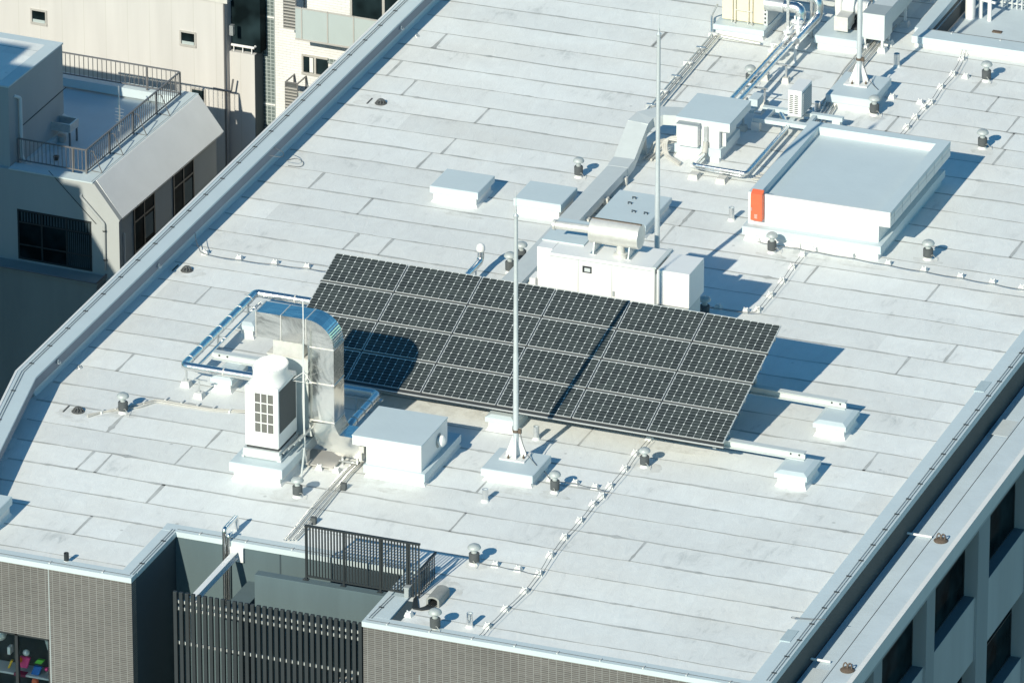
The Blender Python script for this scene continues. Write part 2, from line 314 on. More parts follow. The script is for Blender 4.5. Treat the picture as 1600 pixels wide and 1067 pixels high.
# ---------------------------------------------------------------- mesh building
class MB:
    def __init__(s): s.v = []; s.f = []; s.mi = []; s.uv = None
    def add(s, vs, fs, mi=0):
        b = len(s.v); s.v += [Vector(q) for q in vs]; s.f += [[b+i for i in f] for f in fs]; s.mi += [mi]*len(fs); return s
    def box(s, x0, x1, y0, y1, z0, z1, mi=0):
        if x0 > x1: x0, x1 = x1, x0
        if y0 > y1: y0, y1 = y1, y0
        vs = [(x0,y0,z0),(x1,y0,z0),(x1,y1,z0),(x0,y1,z0),(x0,y0,z1),(x1,y0,z1),(x1,y1,z1),(x0,y1,z1)]
        return s.add(vs, [(0,3,2,1),(4,5,6,7),(0,1,5,4),(1,2,6,5),(2,3,7,6),(3,0,4,7)], mi)
    def frustum(s, r0, z0, r1, z1, mi=0):       # rectangles (x0,x1,y0,y1)
        a, b, c, d = r0; e, f, g, h = r1
        vs = [(a,c,z0),(b,c,z0),(b,d,z0),(a,d,z0),(e,g,z1),(f,g,z1),(f,h,z1),(e,h,z1)]
        return s.add(vs, [(0,3,2,1),(4,5,6,7),(0,1,5,4),(1,2,6,5),(2,3,7,6),(3,0,4,7)], mi)
    def prism(s, poly, d, mi=0):                # closed polygon (3D points) pushed by vector d
        k = len(poly); p = [Vector(q) for q in poly]; d = Vector(d)
        fs = [list(range(k))[::-1], list(range(k, 2*k))]+[[i, (i+1) % k, k+(i+1) % k, k+i] for i in range(k)]
        return s.add(p+[q+d for q in p], fs, mi)
    def bar(s, p, q, w_, h_, mi=0, up=(0,0,1)): # rectangular bar between two points
        p = Vector(p); q = Vector(q); d = (q-p).normalized(); up = Vector(up)
        if abs(d.dot(up)) > 0.99: up = Vector((0,1,0))
        a = d.cross(up).normalized()*w_/2; b = a.cross(d).normalized()*h_/2
        vs = [p-a-b, p+a-b, p+a+b, p-a+b, q-a-b, q+a-b, q+a+b, q-a+b]
        return s.add(vs, [(0,1,2,3),(7,6,5,4),(0,4,5,1),(1,5,6,2),(2,6,7,3),(3,7,4,0)], mi)
    def tube(s, path, r, seg=10, mi=0, cap=True, round_=0.0, rs=None):
        P_ = [Vector(q) for q in path]
        if round_ > 0 and len(P_) > 2:
            out = [P_[0]]
            for i in range(1, len(P_)-1):
                a, b, c = P_[i-1], P_[i], P_[i+1]
                u, v = (a-b), (c-b); k = min(round_, u.length*.49, v.length*.49)
                A, B = b+u.normalized()*k, b+v.normalized()*k
                for j in range(6):
                    t = j/5; out.append(A*(1-t)**2+b*2*t*(1-t)+B*t*t)
            P_ = out+[P_[-1]]
        n_ = len(P_); b0 = len(s.v); prev = None
        for i in range(n_):
            d = (P_[min(i+1, n_-1)]-P_[max(i-1, 0)]).normalized()
            if prev is None: a = d.orthogonal().normalized()
            else:
                a = prev-d*prev.dot(d)
                a = a.normalized() if a.length > 1e-5 else d.orthogonal().normalized()
            prev = a; b = d.cross(a); rr = rs[i] if rs else r
            for k in range(seg):
                t = 2*math.pi*k/seg; s.v.append(P_[i]+(a*math.cos(t)+b*math.sin(t))*rr)
        for i in range(n_-1):
            for k in range(seg):
                s.f.append([b0+i*seg+k, b0+i*seg+(k+1) % seg, b0+(i+1)*seg+(k+1) % seg, b0+(i+1)*seg+k]); s.mi.append(mi)
        if cap:
            s.f.append([b0+k for k in range(seg)][::-1]); s.f.append([b0+(n_-1)*seg+k for k in range(seg)]); s.mi += [mi, mi]
        return s
    def lathe(s, prof, c=(0,0,0), seg=20, mi=0, axis='z', sx=1.0):
        b0 = len(s.v); c = Vector(c)
        for r, h in prof:
            for k in range(seg):
                t = 2*math.pi*k/seg; x, y = r*math.cos(t)*sx, r*math.sin(t)
                q = Vector((x, y, h)) if axis == 'z' else (Vector((h, x, y)) if axis == 'x' else Vector((x, h, y)))
                s.v.append(c+q)
        for i in range(len(prof)-1):
            for k in range(seg):
                s.f.append([b0+i*seg+k, b0+i*seg+(k+1) % seg, b0+(i+1)*seg+(k+1) % seg, b0+(i+1)*seg+k]); s.mi.append(mi)
        s.f.append([b0+k for k in range(seg)][::-1]); s.f.append([b0+(len(prof)-1)*seg+k for k in range(seg)]); s.mi += [mi, mi]
        return s
    def xf(s, mtx, i0=0):
        for i in range(i0, len(s.v)): s.v[i] = mtx @ s.v[i]
        return s
    def build(s, name, mat, parent=None, smooth=False, bevel=0.0, label=None, kind=None, recalc=True):
        me = bpy.data.meshes.new(name)
        off = parent['_o'] if parent is not None and '_o' in parent else (0, 0, 0)
        off = Vector(off)
        me.from_pydata([v-off for v in s.v], [], s.f)
        mats = mat if isinstance(mat, (list, tuple)) else [mat]
        for m_ in mats: me.materials.append(M[m_] if isinstance(m_, str) else m_)
        for p, i in zip(me.polygons, s.mi): p.material_index = i
        if recalc:
            bm = bmesh.new(); bm.from_mesh(me); bmesh.ops.recalc_face_normals(bm, faces=bm.faces); bm.to_mesh(me); bm.free()
        if smooth:
            me.shade_smooth(); me.set_sharp_from_angle(angle=R(38))
        o = bpy.data.objects.new(name, me); COL.objects.link(o)
        if parent is not None: o.parent = parent; o['_o'] = tuple(off)
        if bevel:
            b = o.modifiers.new('bevel', 'BEVEL'); b.width = bevel; b.segments = 2; b.limit_method = 'ANGLE'
        if label: o['label'] = label
        if kind: o['kind'] = kind
        return o
ROT = {}
def thing(name, loc, label, cat, group=None):
    o = bpy.data.objects.new(name, None); COL.objects.link(o); o.location = loc; o['_o'] = tuple(loc)
    o['label'] = label; o['category'] = cat
    if group: o['group'] = group
    o.empty_display_size = 0.2
    return o
def tag(o, label, cat, group=None):
    o['label'] = label; o['category'] = cat
    if group: o['group'] = group
    return o
def copy_tree(o, loc=None, label=None, group=None, parent=None):
    c = o.copy(); COL.objects.link(c)
    if parent is not None: c.parent = parent
    for ch in [k for k in o.children]: copy_tree(ch, parent=c)
    if loc is not None: c.location = loc
    if label: c['label'] = label
    if group: c['group'] = group
    return c
def struct(o): o['kind'] = 'structure'; return o
def topz(px, py, base): # height at pixel row py above a base point
    return hz(py, base[0], base[1])
def rect(fl, fr, br, z):
    """axis aligned rectangle on plane z from its front-left, front-right and back-right corners"""
    a, b, c = at(*fl, z), at(*fr, z), at(*br, z)
    return (a.x, (b.x+c.x)/2, (a.y+b.y)/2, c.y)

# ================================================================ MAIN BUILDING
B = thing('flat_roofed_building', (0, 0, -25), 'large flat roofed building with pale sheet roofing, white parapet and grey brown tiled front', 'building')
XL, XR, YB = -8.99, 11.22, 42.0
RB, FL_, FR_, RX0, RX1 = -12.0, -14.45, -14.62, -3.30, 2.14      # recess back, fronts, recess sides
# --- roof membrane with its seams in one mesh
poly = [(-8.95, 42), (-8.95, -6.6), (-8.2, -10.3), (-7.2, -14.9), (RX0, FL_), (RX0, RB), (RX1, RB), (RX1, FR_), (XR, FR_), (XR, 18.6), (3.2, 19.95), (3.2, 42)]
bm = bmesh.new()
rv = [bm.verts.new((x, y, 0)) for x, y in [(-9.1, 42), (-9.1, -6.6), (-8.3, -10.3), (-7.2, -14.4), (-3.32, -14.4), (-3.32, RB+.02), (2.16, RB+.02), (2.16, -14.57), (11.18, -14.57), (11.18, 19.95), (3.3, 19.95), (3.3, 42)]]
bm.faces.new(rv); bm.normal_update(); bmesh.ops.triangulate(bm, faces=bm.faces)
mb = MB(); bm.verts.ensure_lookup_table()
mb.add([v.co.copy() for v in bm.verts], [[v.index for v in f.verts] for f in bm.faces]); bm.free()
def xrange_at(y):
    if y > -6.6: xl = -8.95
    elif y > -10.3: xl = -8.95+(-6.6-y)/3.7*0.79
    else: xl = -8.16+(-10.3-y)/4.1*1.1
    if y > 20: return [(xl, 3.25)]
    if y > RB+.1: return [(xl, 10.80)]
    return [(xl, RX0-.38), (RX1+.55, 10.80)]
def ribbon(x0, x1, y, wob, wmin, wmax, seed, vert=False):
    n_ = max(2, int(abs(x1-x0)/0.12)); vs = []; fs = []
    for i in range(n_+1):
        t = x0+(x1-x0)*i/n_
        o = noise.noise(Vector((t*0.55, seed*7.3, 0)))*wob+noise.noise(Vector((t*3.5, seed*3.1, 5)))*wob*0.35
        ww = wmin+(wmax-wmin)*max(0, noise.noise(Vector((t*1.3, seed*5.7, 9)))+0.45)
        if random.random() < 0.03: ww *= 1.8
        if vert: vs += [(y+o-ww/2, t, 0.004), (y+o+ww/2, t, 0.004)]
        else: vs += [(t, y+o-ww/2, 0.004), (t, y+o+ww/2, 0.004)]
        if i: k = 2*i; fs.append((k-2, k-1, k+1, k))
    mb.add(vs, fs, 1)
k0 = int((-14.2-3.43)/1.018)
rows = [3.43+1.018*k for k in range(k0, 38)]
for i, y in enumerate(rows):
    for (xa, xb) in xrange_at(y):
        strong = (i*7) % 3 != 0
        ribbon(xa, xb, y, 0.045, 0.034 if strong else 0.022, 0.095 if strong else 0.062, i+1)
cross = [(497,128),(443,120)]
# cross joints measured from the photograph, (x, y) of each lower end on a seam
for px, py in [(683,69),(610,113),(632,144),(660,254),(735,200),(566,327),(544,382),(587,402),(492,285),(317,206) if 0 else (700,230),
               (701,469),(312,467),(392,478) if 0 else (585,576),(187,575),(172,670),(329,691),(299,692) if 0 else (280,718),(121,731),(152,733),(236,778),(127,823),(202,858),
               (989,870),(1017,75),(1407,659) if 0 else (1465,578),(1552,587) if 0 else (1355,728),(1451,550) if 0 else (1406,577),
               (1345,832),(1550,165),(1580,198),(1555,245),(1561,278) if 0 else (1545,265),(1580,400),(1245,455),(1452,464),(1560,110) if 0 else (1525,137),
               (855,265) if 0 else (1060,150),(1010,85),(870,330) if 0 else (1065,350),(1030,380),(650,800) if 0 else (744,770),(688,845),(770,770) if 0 else (900,700),(1105,112),(1380,210),(1180,560),(980,600)]:
    q = at(px, py, 0); j = min(range(len(rows)), key=lambda i: abs(rows[i]-q.y)); y = rows[j]
    if j+1 < len(rows) and any(a+.3 < q.x < b-.3 for a, b in xrange_at(y)):
        ribbon(y+.01, y+1.008, q.x, 0.02, 0.03, 0.085, j+q.x, vert=True)
def blob(x, y, rx, ry, seed, z=.002):
    k = 28; vs = []
    for i in range(k):
        a = 2*math.pi*i/k; q = .62+.55*noise.noise(Vector((math.cos(a)*1.3, math.sin(a)*1.3, seed*3.7)))+.2*noise.noise(Vector((math.cos(a)*5, math.sin(a)*5, seed)))
        vs.append((x+rx*q*math.cos(a), y+ry*q*math.sin(a), z))
    vs.append((x, y, z)); mb.add(vs, [(i, (i+1) % k, k) for i in range(k)], 2)
for i, (px, py, rx, ry) in enumerate([(192,648,.5,.3),(465,779,.5,.35),(904,280,.35,.25),(1541,131,.4,.3),(1535,236,.45,.3),(1366,184,.4,.3),(1206,399,.5,.2),(1450,409,.5,.35),(1007,733,.6,.4),(867,773,.5,.3),(741,885,.4,.3),(595,162,.9,.55),(578,158,.6,.6),(292,425,.6,.5),(122,646,.8,.45),(112,652,.6,.3),(838,690,.4,.3),
    (560,745,.8,.9),(440,775,.7,.3),(620,768,.8,.25),(800,768,.7,.25),(1290,695,.8,.3),(1235,775,.7,.3),(720,335,.8,.25),(1130,268,.9,.3),(1250,120,.8,.6),(1010,240,.5,.8),(960,640,1.6,.5),(700,640,1.8,.6),(1330,412,1.6,.2),(1050,700,1.4,.3),(640,970,.9,.4),(700,920,.7,.5)]):
    q = at(px, py); blob(q.x, q.y, rx, ry, i+1, .0012+.00006*i)
roof = mb.build('roof_surface', ['roof', 'seam', 'stain'], B, recalc=False)

# --- walls: tiled fronts, recess, sides
ZB = -25.0
w1 = MB().box(-9.2, RX0, FL_, FL_+.25, ZB, -0.06)
win0 = (atY(0, 988, FL_).x-1.2, atY(76.5, 1000, FL_).x, atY(76.5, 998.5, FL_).z)
w1 = MB(); x1_, zt_ = win0[1], win0[2]
w1.box(x1_, RX0, FL_, FL_+.25, ZB, -0.06); w1.box(-9.2, x1_, FL_, FL_+.25, zt_, -0.06); w1.box(-9.2, x1_, FL_, FL_+.25, ZB, zt_-1.9)
w1.build('tiled_wall', 'tile', B)
MB().box(RX1, XR, FR_, FR_+.25, ZB, -0.06).build('tiled_wall', 'tile', B)
jt = MB(); jx = atY(75, 900, FL_-.004).x
jt.box(jx, jx+.025, FL_-.006, FL_, ZB, -.06); jx = atY(654.5, 1050, FR_-.004).x; jt.box(jx, jx+.014, FR_-.006, FR_, ZB, -1.0)
jt.build('expansion_joint', 'grey', B)
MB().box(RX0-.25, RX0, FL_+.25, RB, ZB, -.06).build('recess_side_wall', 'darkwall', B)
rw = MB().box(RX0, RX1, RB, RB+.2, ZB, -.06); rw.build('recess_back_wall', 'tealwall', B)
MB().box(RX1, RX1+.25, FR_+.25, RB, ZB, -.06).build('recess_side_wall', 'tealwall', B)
MB().box(0.42, 1.95, RB-.05, RB-.001, -2.1, -.10).box(0.42, 1.95, RB-.07, RB-.05, -2.1, -2.02).build('dark_wall_panel', 'darkwall', B, bevel=.01)  # plain dark panel over the right part of the back wall
MB().box(-.85, -.82, RB-.012, RB, -3, -.06).build('wall_joint', 'darkwall', B)
MB().box(XR-.25, XR, FR_+.25, 19.9, ZB, -.06).build('side_wall', 'charcoalwall', B)
MB().box(-9.36, -9.2, -6.6, 42, ZB, 0.25).build('side_wall', 'charcoalwall', B)
# slab wall that carries the railing
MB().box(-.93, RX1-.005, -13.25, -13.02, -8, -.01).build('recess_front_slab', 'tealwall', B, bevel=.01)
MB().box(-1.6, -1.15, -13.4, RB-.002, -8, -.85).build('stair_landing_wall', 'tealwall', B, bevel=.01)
# inner floors of the recess, partly lit stair flights
st = MB()
for i in range(22): st.box(-1.1-.0*i, 1.9, -13.3-.0*i-.27*(i % 11)*.0, -13.31, -9, -8.9)
for i in range(16):
    st.box(-2.0+i*.22, -1.79+i*.22, -14.35, -13.35, -4.3+i*.155, -4.26+i*.155)
st.build('stair_flight', 'concrete', B)

# --- coping: left parapet, right strip, front strips, recess strips
cp = MB()
PH = 0.6
pl_out = [(-9.37, 42), (-9.38, -6.7), (-8.97, -8.6), (-7.58, -15.1)]
pl_in = [(-8.90, 42), (-8.90, -6.82), (-8.10, -10.57), (-7.08, -15.1)]
def strip(a, b, z0, z1, mbx):
    for i in range(len(a)-1):
        mbx.prism([(a[i][0], a[i][1], z0), (b[i][0], b[i][1], z0), (b[i+1][0], b[i+1][1], z0), (a[i+1][0], a[i+1][1], z0)], (0, 0, z1-z0))
pw = MB(); strip(pl_out, [(x-.15, y) for x, y in pl_in], -.5, PH-.30, pw); strip(pl_out, pl_in, PH-.30, PH-.05, pw)
pw.build('left_parapet_wall', paint('parapet_inner_coating', (0.24, 0.265, 0.31), 0.7, var=0.1, scale=2, bump=0.004), B)
cpl = MB(); strip([(x-.03, y) for x, y in pl_out], [(x+.02, y) for x, y in pl_in], PH-.05, PH, cpl)
cpl.build('left_parapet_coping', 'cap', B)
te = MB(); strip([(x-.06, y) for x, y in pl_out], [(x-.005, y) for x, y in pl_out], PH-.10, PH+.014, te); te.build('parapet_trim', 'white', B)
# upstand ragged flashing at the foot of the parapet
fl = MB(); fl.add([(-9.045, 42, .25), (-9.045, -6.7, .25), (-9.02, -6.7, .10), (-9.02, 42, .10)], [(0,1,2,3)])
fl.prism([(-9.048, 42, 0.0), (-9.048, 42, .10), (-8.99, 42, 0.0)], (0, -48.6, 0)); fl.build('membrane_upstand', 'cap', B)
cr_ = MB()
cr_.prism([(10.78, 0, 0.0), (10.80, 0, .07), (11.25, 0, .09), (11.25, 0, -.07), (11.22, 0, -.07), (10.9, 0, -.02)], (0, 1, 0))
for i in range(len(cr_.v)): cr_.v[i].y = FR_-.03 if cr_.v[i].y < .5 else 18.6+1.3
cr_.build('roof_edge_coping', 'cap', B)
for px, py in ((1237, 993), (1540, 604)):
    q = at(px, py, .09); MB().box(10.765, 11.0, q.y-.28, q.y+.28, .0, .094).build('coping_patch', 'patch', B)
cf = MB()
cf.box(-7.2, RX0+.01, FL_-.03, FL_+.30, -.07, .05)
cf.box(RX0-.32, RX0+.02, FL_+.30, RB+.0, -.07, .05)
cf.box(RX0-.32, RX1+.3, RB-.02, RB+.32, -.07, .055)
cf.build('front_coping', 'cap', B)
cf = MB(); cf.box(RX1-.02, XR, FR_-.03, FR_+.27, -.07, .05); cf.build('front_coping', 'cap', B)
# raised coping block right of the recess
cb = MB(); cb.box(RX1-.02, RX1+.50, FR_+.27, -13.25, 0, .052); cb.build('coping_block', 'cap', B)
cb = MB(); cb.box(RX1-.02, RX1+.10, -13.25, RB-.02, -.07, .05); cb; cb.build('curb', 'cap', B)
MB().box(RX1+.40, RX1+.50, -13.24, -12.0, 0, .26).box(RX1+.385, RX1+.515, -13.25, -11.99, .26, .285).build('low_wall', 'column', B)
MB().box(RX1+.10, RX1+.385, -13.24, RB, .001, .012).build('wall_gutter', 'patch', B)
MB().box(RX1+.505, RX1+.72, -14.25, -13.3, -.002, .006).build('gutter_sump', 'darkwall', B)

# window in the tiled front, bottom left, with a display behind the pane
fr = MB(); z0w, z1w = zt_-1.9, zt_
mx_ = atY(25, 1010, FL_).x
fr.box(-9.2, x1_, FL_+.02, FL_+.10, z1w-.05, z1w); fr.box(-9.2, x1_, FL_+.02, FL_+.10, z0w, z0w+.05)
fr.box(x1_-.04, x1_, FL_+.02, FL_+.10, z0w, z1w); fr.box(mx_-.035, mx_+.035, FL_+.02, FL_+.12, z0w, z1w)
wn = fr.build('window_frame', 'black', B)
MB().box(-9.2, x1_-.04, FL_+.055, FL_+.065, z0w+.05, z1w-.05).build('pane', 'clear', wn)
MB().box(-9.2, x1_+.3, FL_+1.3, FL_+1.35, z0w-.4, z1w+.2).box(x1_+.25, x1_+.3, FL_+.2, FL_+1.3, z0w-.4, z1w+.2).box(-9.2, x1_+.3, FL_+.2, FL_+1.3, z1w+.15, z1w+.2).build('room_interior', 'dark', B)
sh_ = MB().box(-9.2, x1_, FL_+.27, FL_+.75, zt_-1.16, zt_-1.12); sh_.build('window_shelf', 'lightgrey', B)

# ---------------------------------------------------------------- second building to the right (lower wing)
W = thing('office_block', (12.4, -5, -25), 'shaded blue grey office block along the right edge with deep square windows', 'building')
XF = 12.42; ZG = -.62
le = MB(); le.box(XR+.24, XF-.10, -22, 19, ZG-.3, ZG); le.build('ledge_surface', 'ledge', W)
MB().box(XR+.02, XR+.24, -22, 19, ZG-.5, ZG-.10).build('shadow_channel', 'ledge', W)  # channel added to widen the shadow band at the wall's foot
MB().box(XF-.10, XF+.01, -22, 19, ZG-.3, ZG+.045).build('ledge_rim', 'white', W)
MB().box(XF-.62, XF-.605, -22, 19, ZG, ZG+.004).build('ledge_joint', 'dark', W)
for px, py in ((1310, 1062), (1561, 665)):
    q = at(px, py, ZG); MB().box(XF-1.05, XF-.64, q.y-.5, q.y+.35, ZG, ZG+.005).build('ledge_patch', 'lightgrey', W)
ZH = [-1.0, -4.23, -7.46, -10.7, -13.9, -17.1, -20.3]; ZS = [-2.67, -5.9, -9.1, -12.3, -15.5, -18.8, -22]
MB().box(XF-.5, XF, -22, 19, -1.0, ZG-.02).build('fascia_beam', 'sidewall', W)
pcs = [(-11.0, -10.42), (-7.34, -6.75), (-3.66, -2.84), (0.02, .61), (3.7, 4.5), (7.37, 7.96), (11.0, 11.8), (14.7, 15.3), (-14.7, -13.9), (-18.4, -17.8)]
for a, b in pcs: MB().box(XF-.5, XF-.002, a, b, ZB, -1.0).build('column', 'column', W)
pcs.sort()
for si in range(4):
    for i in range(len(pcs)-1):
        a, b = pcs[i][1], pcs[i+1][0]
        sp_ = MB().box(XF-.5, XF-.06, a+.001, b-.001, ZH[si+1], ZS[si]).build('spandrel_panel', 'sidewall', W)
        MB().box(XF-.34, XF-.065, a+.004, b-.004, ZS[si], ZS[si]+.006).build('sill', 'sill', sp_)
for i in range(len(pcs)-1):
    a, b = pcs[i][1], pcs[i+1][0]
    for si in range(3):
        f_ = MB(); X_ = XF-.36
        f_.box(X_, X_+.05, a, a+.05, ZS[si], ZH[si]); f_.box(X_, X_+.05, b-.05, b, ZS[si], ZH[si]); f_.box(X_, X_+.05, a+.05, b-.05, ZH[si]-.05, ZH[si]); f_.box(X_, X_+.05, a+.05, b-.05, ZS[si], ZS[si]+.05)
        f_.box(X_, X_+.05, a+.05, b-.05, ZH[si]-.55, ZH[si]-.51)
        wo_ = f_.build('window', 'black', W)
        MB().box(X_+.01, X_+.03, a+.05, b-.05, ZS[si]+.05, ZH[si]-.05).build('pane', 'glass', wo_)
MB().box(XF-.49, XF-.46, -22, 19, ZB, -1.0).build('inner_wall', 'black', W)

# gutter pipe lying in the shaded gap
def eyebolt(px, py, z, label, rz=0):
    q = at(px, py, z); t = thing('anchor_ring', (q.x, q.y, q.z), label, 'roof anchor', 'rusty anchor rings on the ledge')
    MB().lathe([(.15, 0), (.16, .02), (.12, .05), (.05, .07)], q, 16).build('base_plate', 'rust', t, smooth=True)
    for s in (-1, 1):
        pth = [q+Vector((s*.05+math.cos(a)*.075*s*.6, math.sin(a*1)*.02, .05+.09*math.sin(a)+.03)) for a in [R(k) for k in range(-30, 211, 24)]]
        MB().tube(pth, .016, 6).build('ring', 'rust', t, smooth=True)
    return t
eyebolt(1470, 845, ZG, 'rusty anchor ring on the pale right hand ledge, the farther of two')
eyebolt(1324, 1047, ZG, 'rusty anchor ring on the pale right hand ledge, nearest the bottom edge')
for px, py, lb in ((1470, 843, 'white drain pipe stub crossing the ledge to the farther rusty anchor ring'), (1312, 1038, 'white drain pipe stub beside the nearest rusty anchor ring')):
    q = at(px, py, ZG); o = MB().tube([(XR+.03, q.y-.02, ZG+.04), (q.x-.2, q.y-.02, ZG+.04)], .028, 8).build('drain_pipe', 'whitepaint'); tag(o, lb, 'pipe')

# ================================================================ PLINTHS
def plinth(name, fl, frt, br, zt, capd, ov, label, cat='plinth', group=None, body='white', flare=.05, cap='cap', r=None):
    x0, x1, y0, y1 = r if r else rect(fl, frt, br, zt)
    t = thing(name, ((x0+x1)/2, (y0+y1)/2, 0), label, cat, group)
    b = MB(); zb = zt-capd
    b.frustum((x0+ov-flare, x1-ov+flare, y0+ov-flare, y1-ov+flare), 0, (x0+ov, x1-ov, y0+ov, y1-ov), min(.07, zb*.5)); 
    b.box(x0+ov, x1-ov, y0+ov, y1-ov, min(.07, zb*.5), zb)
    b.build('curb', body, t)
    c = MB(); c.frustum((x0, x1, y0, y1), zb, (x0, x1, y0, y1), zt-.012); c.frustum((x0, x1, y0, y1), zt-.012, (x0+.02, x1-.02, y0+.02, y1-.02), zt)
    c.build('cap', cap, t)
    return t, (x0, x1, y0, y1)
hg = 'low capped roof hatches'
plinth('roof_hatch', (672.5,289.5), (745,303), (773.7,274.5), .42, .17, .07, 'low square roof hatch with pale blue lid, leftmost of three, standing clear of the trough', 'roof hatch', hg)
plinth('roof_hatch', (803,309), (875,321), (903,293), .42, .19, .07, 'low square roof hatch with pale blue lid touching the long grey trough', 'roof hatch', hg)
h3, r3 = plinth('roof_hatch', (927,341), (1011,354), (1047.5,308), .34, .14, .05, 'large flat roof hatch with four lifting hooks right behind the silver exhaust silencer', 'roof hatch', hg)
for i, (px, py) in enumerate(((991,311),(984,319),(990,332),(1009,335))):
    q = at(px, py, .34); o = MB().tube([q+Vector((-.04,0,0)), q+Vector((-.04,0,.05)), q+Vector((.04,0,.05)), q+Vector((.04,0,0))], .014, 6).build('lifting_hook', 'black', h3)
q = at(19, 775, .45); plinth('roof_hatch', 0, 0, 0, .45, .2, .05, 'white capped roof hatch cut off by the left edge of the picture', 'roof hatch', hg, r=(q.x-1.2, q.x, q.y-1.25, q.y))
pg = 'plinths carrying the solar array beams'
ARROT = R(-1.0)
def support(px, py, px2, py2, zt, dep, lab):
    a, b = at(px, py), at(px2, py2); x0, x1, y0 = a.x, b.x, (a.y+b.y)/2
    t = thing('support_plinth', ((x0+x1)/2, y0+dep/2, 0), lab, 'plinth', pg)
    MB().frustum((x0, x1, y0, y0+dep), 0, (x0+.05, x1-.05, y0+.05, y0+dep-.05), .09).box(x0+.05, x1-.05, y0+.05, y0+dep-.05, .09, zt-.16).build('curb', 'white', t)
    MB().box(x0-.01, x1+.01, y0-.01, y0+dep+.01, zt-.16, zt-.05).frustum((x0-.01, x1+.01, y0-.01, y0+dep+.01), zt-.05, (x0+.10, x1-.10, y0+.10, y0+dep-.10), zt).build('cap', 'cap', t)
    return t
support(1269,683,1322.5,686.5,.38,.95,'white capped plinth under the farther steel beam end, right of the solar array')
support(1211,758,1259,768,.38,.95,'white capped plinth under the nearer steel beam end, right of the solar array')
support(757,674,804,677,.38,1.0,'white capped plinth half under the lower edge of the solar array, behind the near mast')
support(329,612,363,615,.38,.95,'white capped plinth under the steel beam left of the tall outdoor unit')
support(372,527,397,531,.38,.95,'white capped plinth under the steel beam behind the mirror bright duct')

# ================================================================ SOLAR ARRAY
S0 = Vector((-4.01, -.80, 1.93)); TILT = R(19.4); AL = 3.98; AWID = 10.86
AR = thing('solar_array', (S0.x, S0.y, 0), 'large tilted black solar array of six by four panels in the middle of the roof', 'solar array')
AR['_o'] = (0, 0, 0); AR.rotation_euler = (0, 0, ARROT)
def ap(u, v, n_=0.0):     # local point: u along the row, v down the slope from the top edge, n off the surface
    return Vector((u, -v*math.cos(TILT)-n_*math.sin(TILT)*-1*-1, S0.z-v*math.sin(TILT)+n_*math.cos(TILT)))
pwid, prow = AWID/6, AL/4
def slab(mbx, u0, u1, v0, v1, n0, n1, mi=0):
    c = [ap(u0,v1,n0), ap(u1,v1,n0), ap(u1,v0,n0), ap(u0,v0,n0), ap(u0,v1,n1), ap(u1,v1,n1), ap(u1,v0,n1), ap(u0,v0,n1)]
    mbx.add(c, [(0,3,2,1),(4,5,6,7),(0,1,5,4),(1,2,6,5),(2,3,7,6),(3,0,4,7)], mi)
M['pvframe'] = paint('anodised_frame', (0.62, 0.64, 0.64), 0.35, metal=0.3, var=0.04, bump=0)
M['pvrail'] = paint('dull_rail', (0.07, 0.075, 0.078), 0.5, metal=0.3, var=0.1, bump=0)
for r_ in range(4):
    for c_ in range(6):
        u0, u1 = c_*pwid+.017, (c_+1)*pwid-.017; v0, v1 = r_*prow+.004, (r_+1)*prow-.062
        f_ = MB(); t_ = .019
        slab(f_, u0, u1, v0, v0+t_, -.035, .004); slab(f_, u0, u1, v1-t_*.7, v1, -.035, .004); slab(f_, u0, u0+t_*.7, v0+t_, v1-t_*.7, -.035, .004); slab(f_, u1-t_*.7, u1, v0+t_, v1-t_*.7, -.035, .004)
        fo = f_.build('solar_panel', 'pvframe', AR)
        g = MB(); slab(g, u0+t_*.7, u1-t_*.7, v0+t_, v1-t_*.7, -.03, -.002)
        go = g.build('cell_glass', 'pv', fo, recalc=False)
        uvl = go.data.uv_layers.new(name='UVMap')
        for p in go.data.polygons:
            for li in p.loop_indices:
                vi = go.data.loops[li].vertex_index % 4
                uvl.data[li].uv = ((0, 0), (1, 0), (1, 1), (0, 1))[vi]
rl = MB()
for r_ in range(1, 4): slab(rl, 0, AWID, r_*prow-.058, r_*prow+.002, -.03, -.012)
slab(rl, .0, AWID, 4*prow-.058, 4*prow+.03, -.09, -.015)
rl.build('mounting_rail', 'pvrail', AR)
rl = MB(); slab(rl, -.02, AWID+.02, AL+.03, AL+.045, -.05, -.02); rl.build('bottom_trim', 'pvframe', AR)
dk = MB()
gs = MB()
for c_ in range(1, 6): slab(gs, c_*pwid-.03, c_*pwid+.03, .02, AL-.05, -.06, -.036)
gs.build('gap_shade_strip', 'black', AR)  # black strips stand in for the shade between panel columns
for c_ in (0.12, 5.88): slab(dk, c_*pwid-.04, c_*pwid+.04, .02, AL, -.16, -.05)
for v_ in (.35, 1.3, 2.4, 3.45): slab(dk, .05, AWID-.05, v_-.04, v_+.04, -.17, -.09)
dk.build('purlin', 'grey', AR)
for v_ in (.45, 3.3):
    for u_ in (0.5, 3.0, 5.4, 7.9, 10.35):
        a = ap(u_, v_, -.2); MB().bar(a, (a.x, a.y, .555), .09, .09).build('leg', 'grey', AR)
for u_ in (0.5, 5.4, 10.35):
    a, b = ap(u_, .5, -.2), ap(u_, 3.3, -.2); MB().bar((a.x, a.y, a.z), (b.x, b.y, .60), .05, .05).build('brace', 'grey', AR)
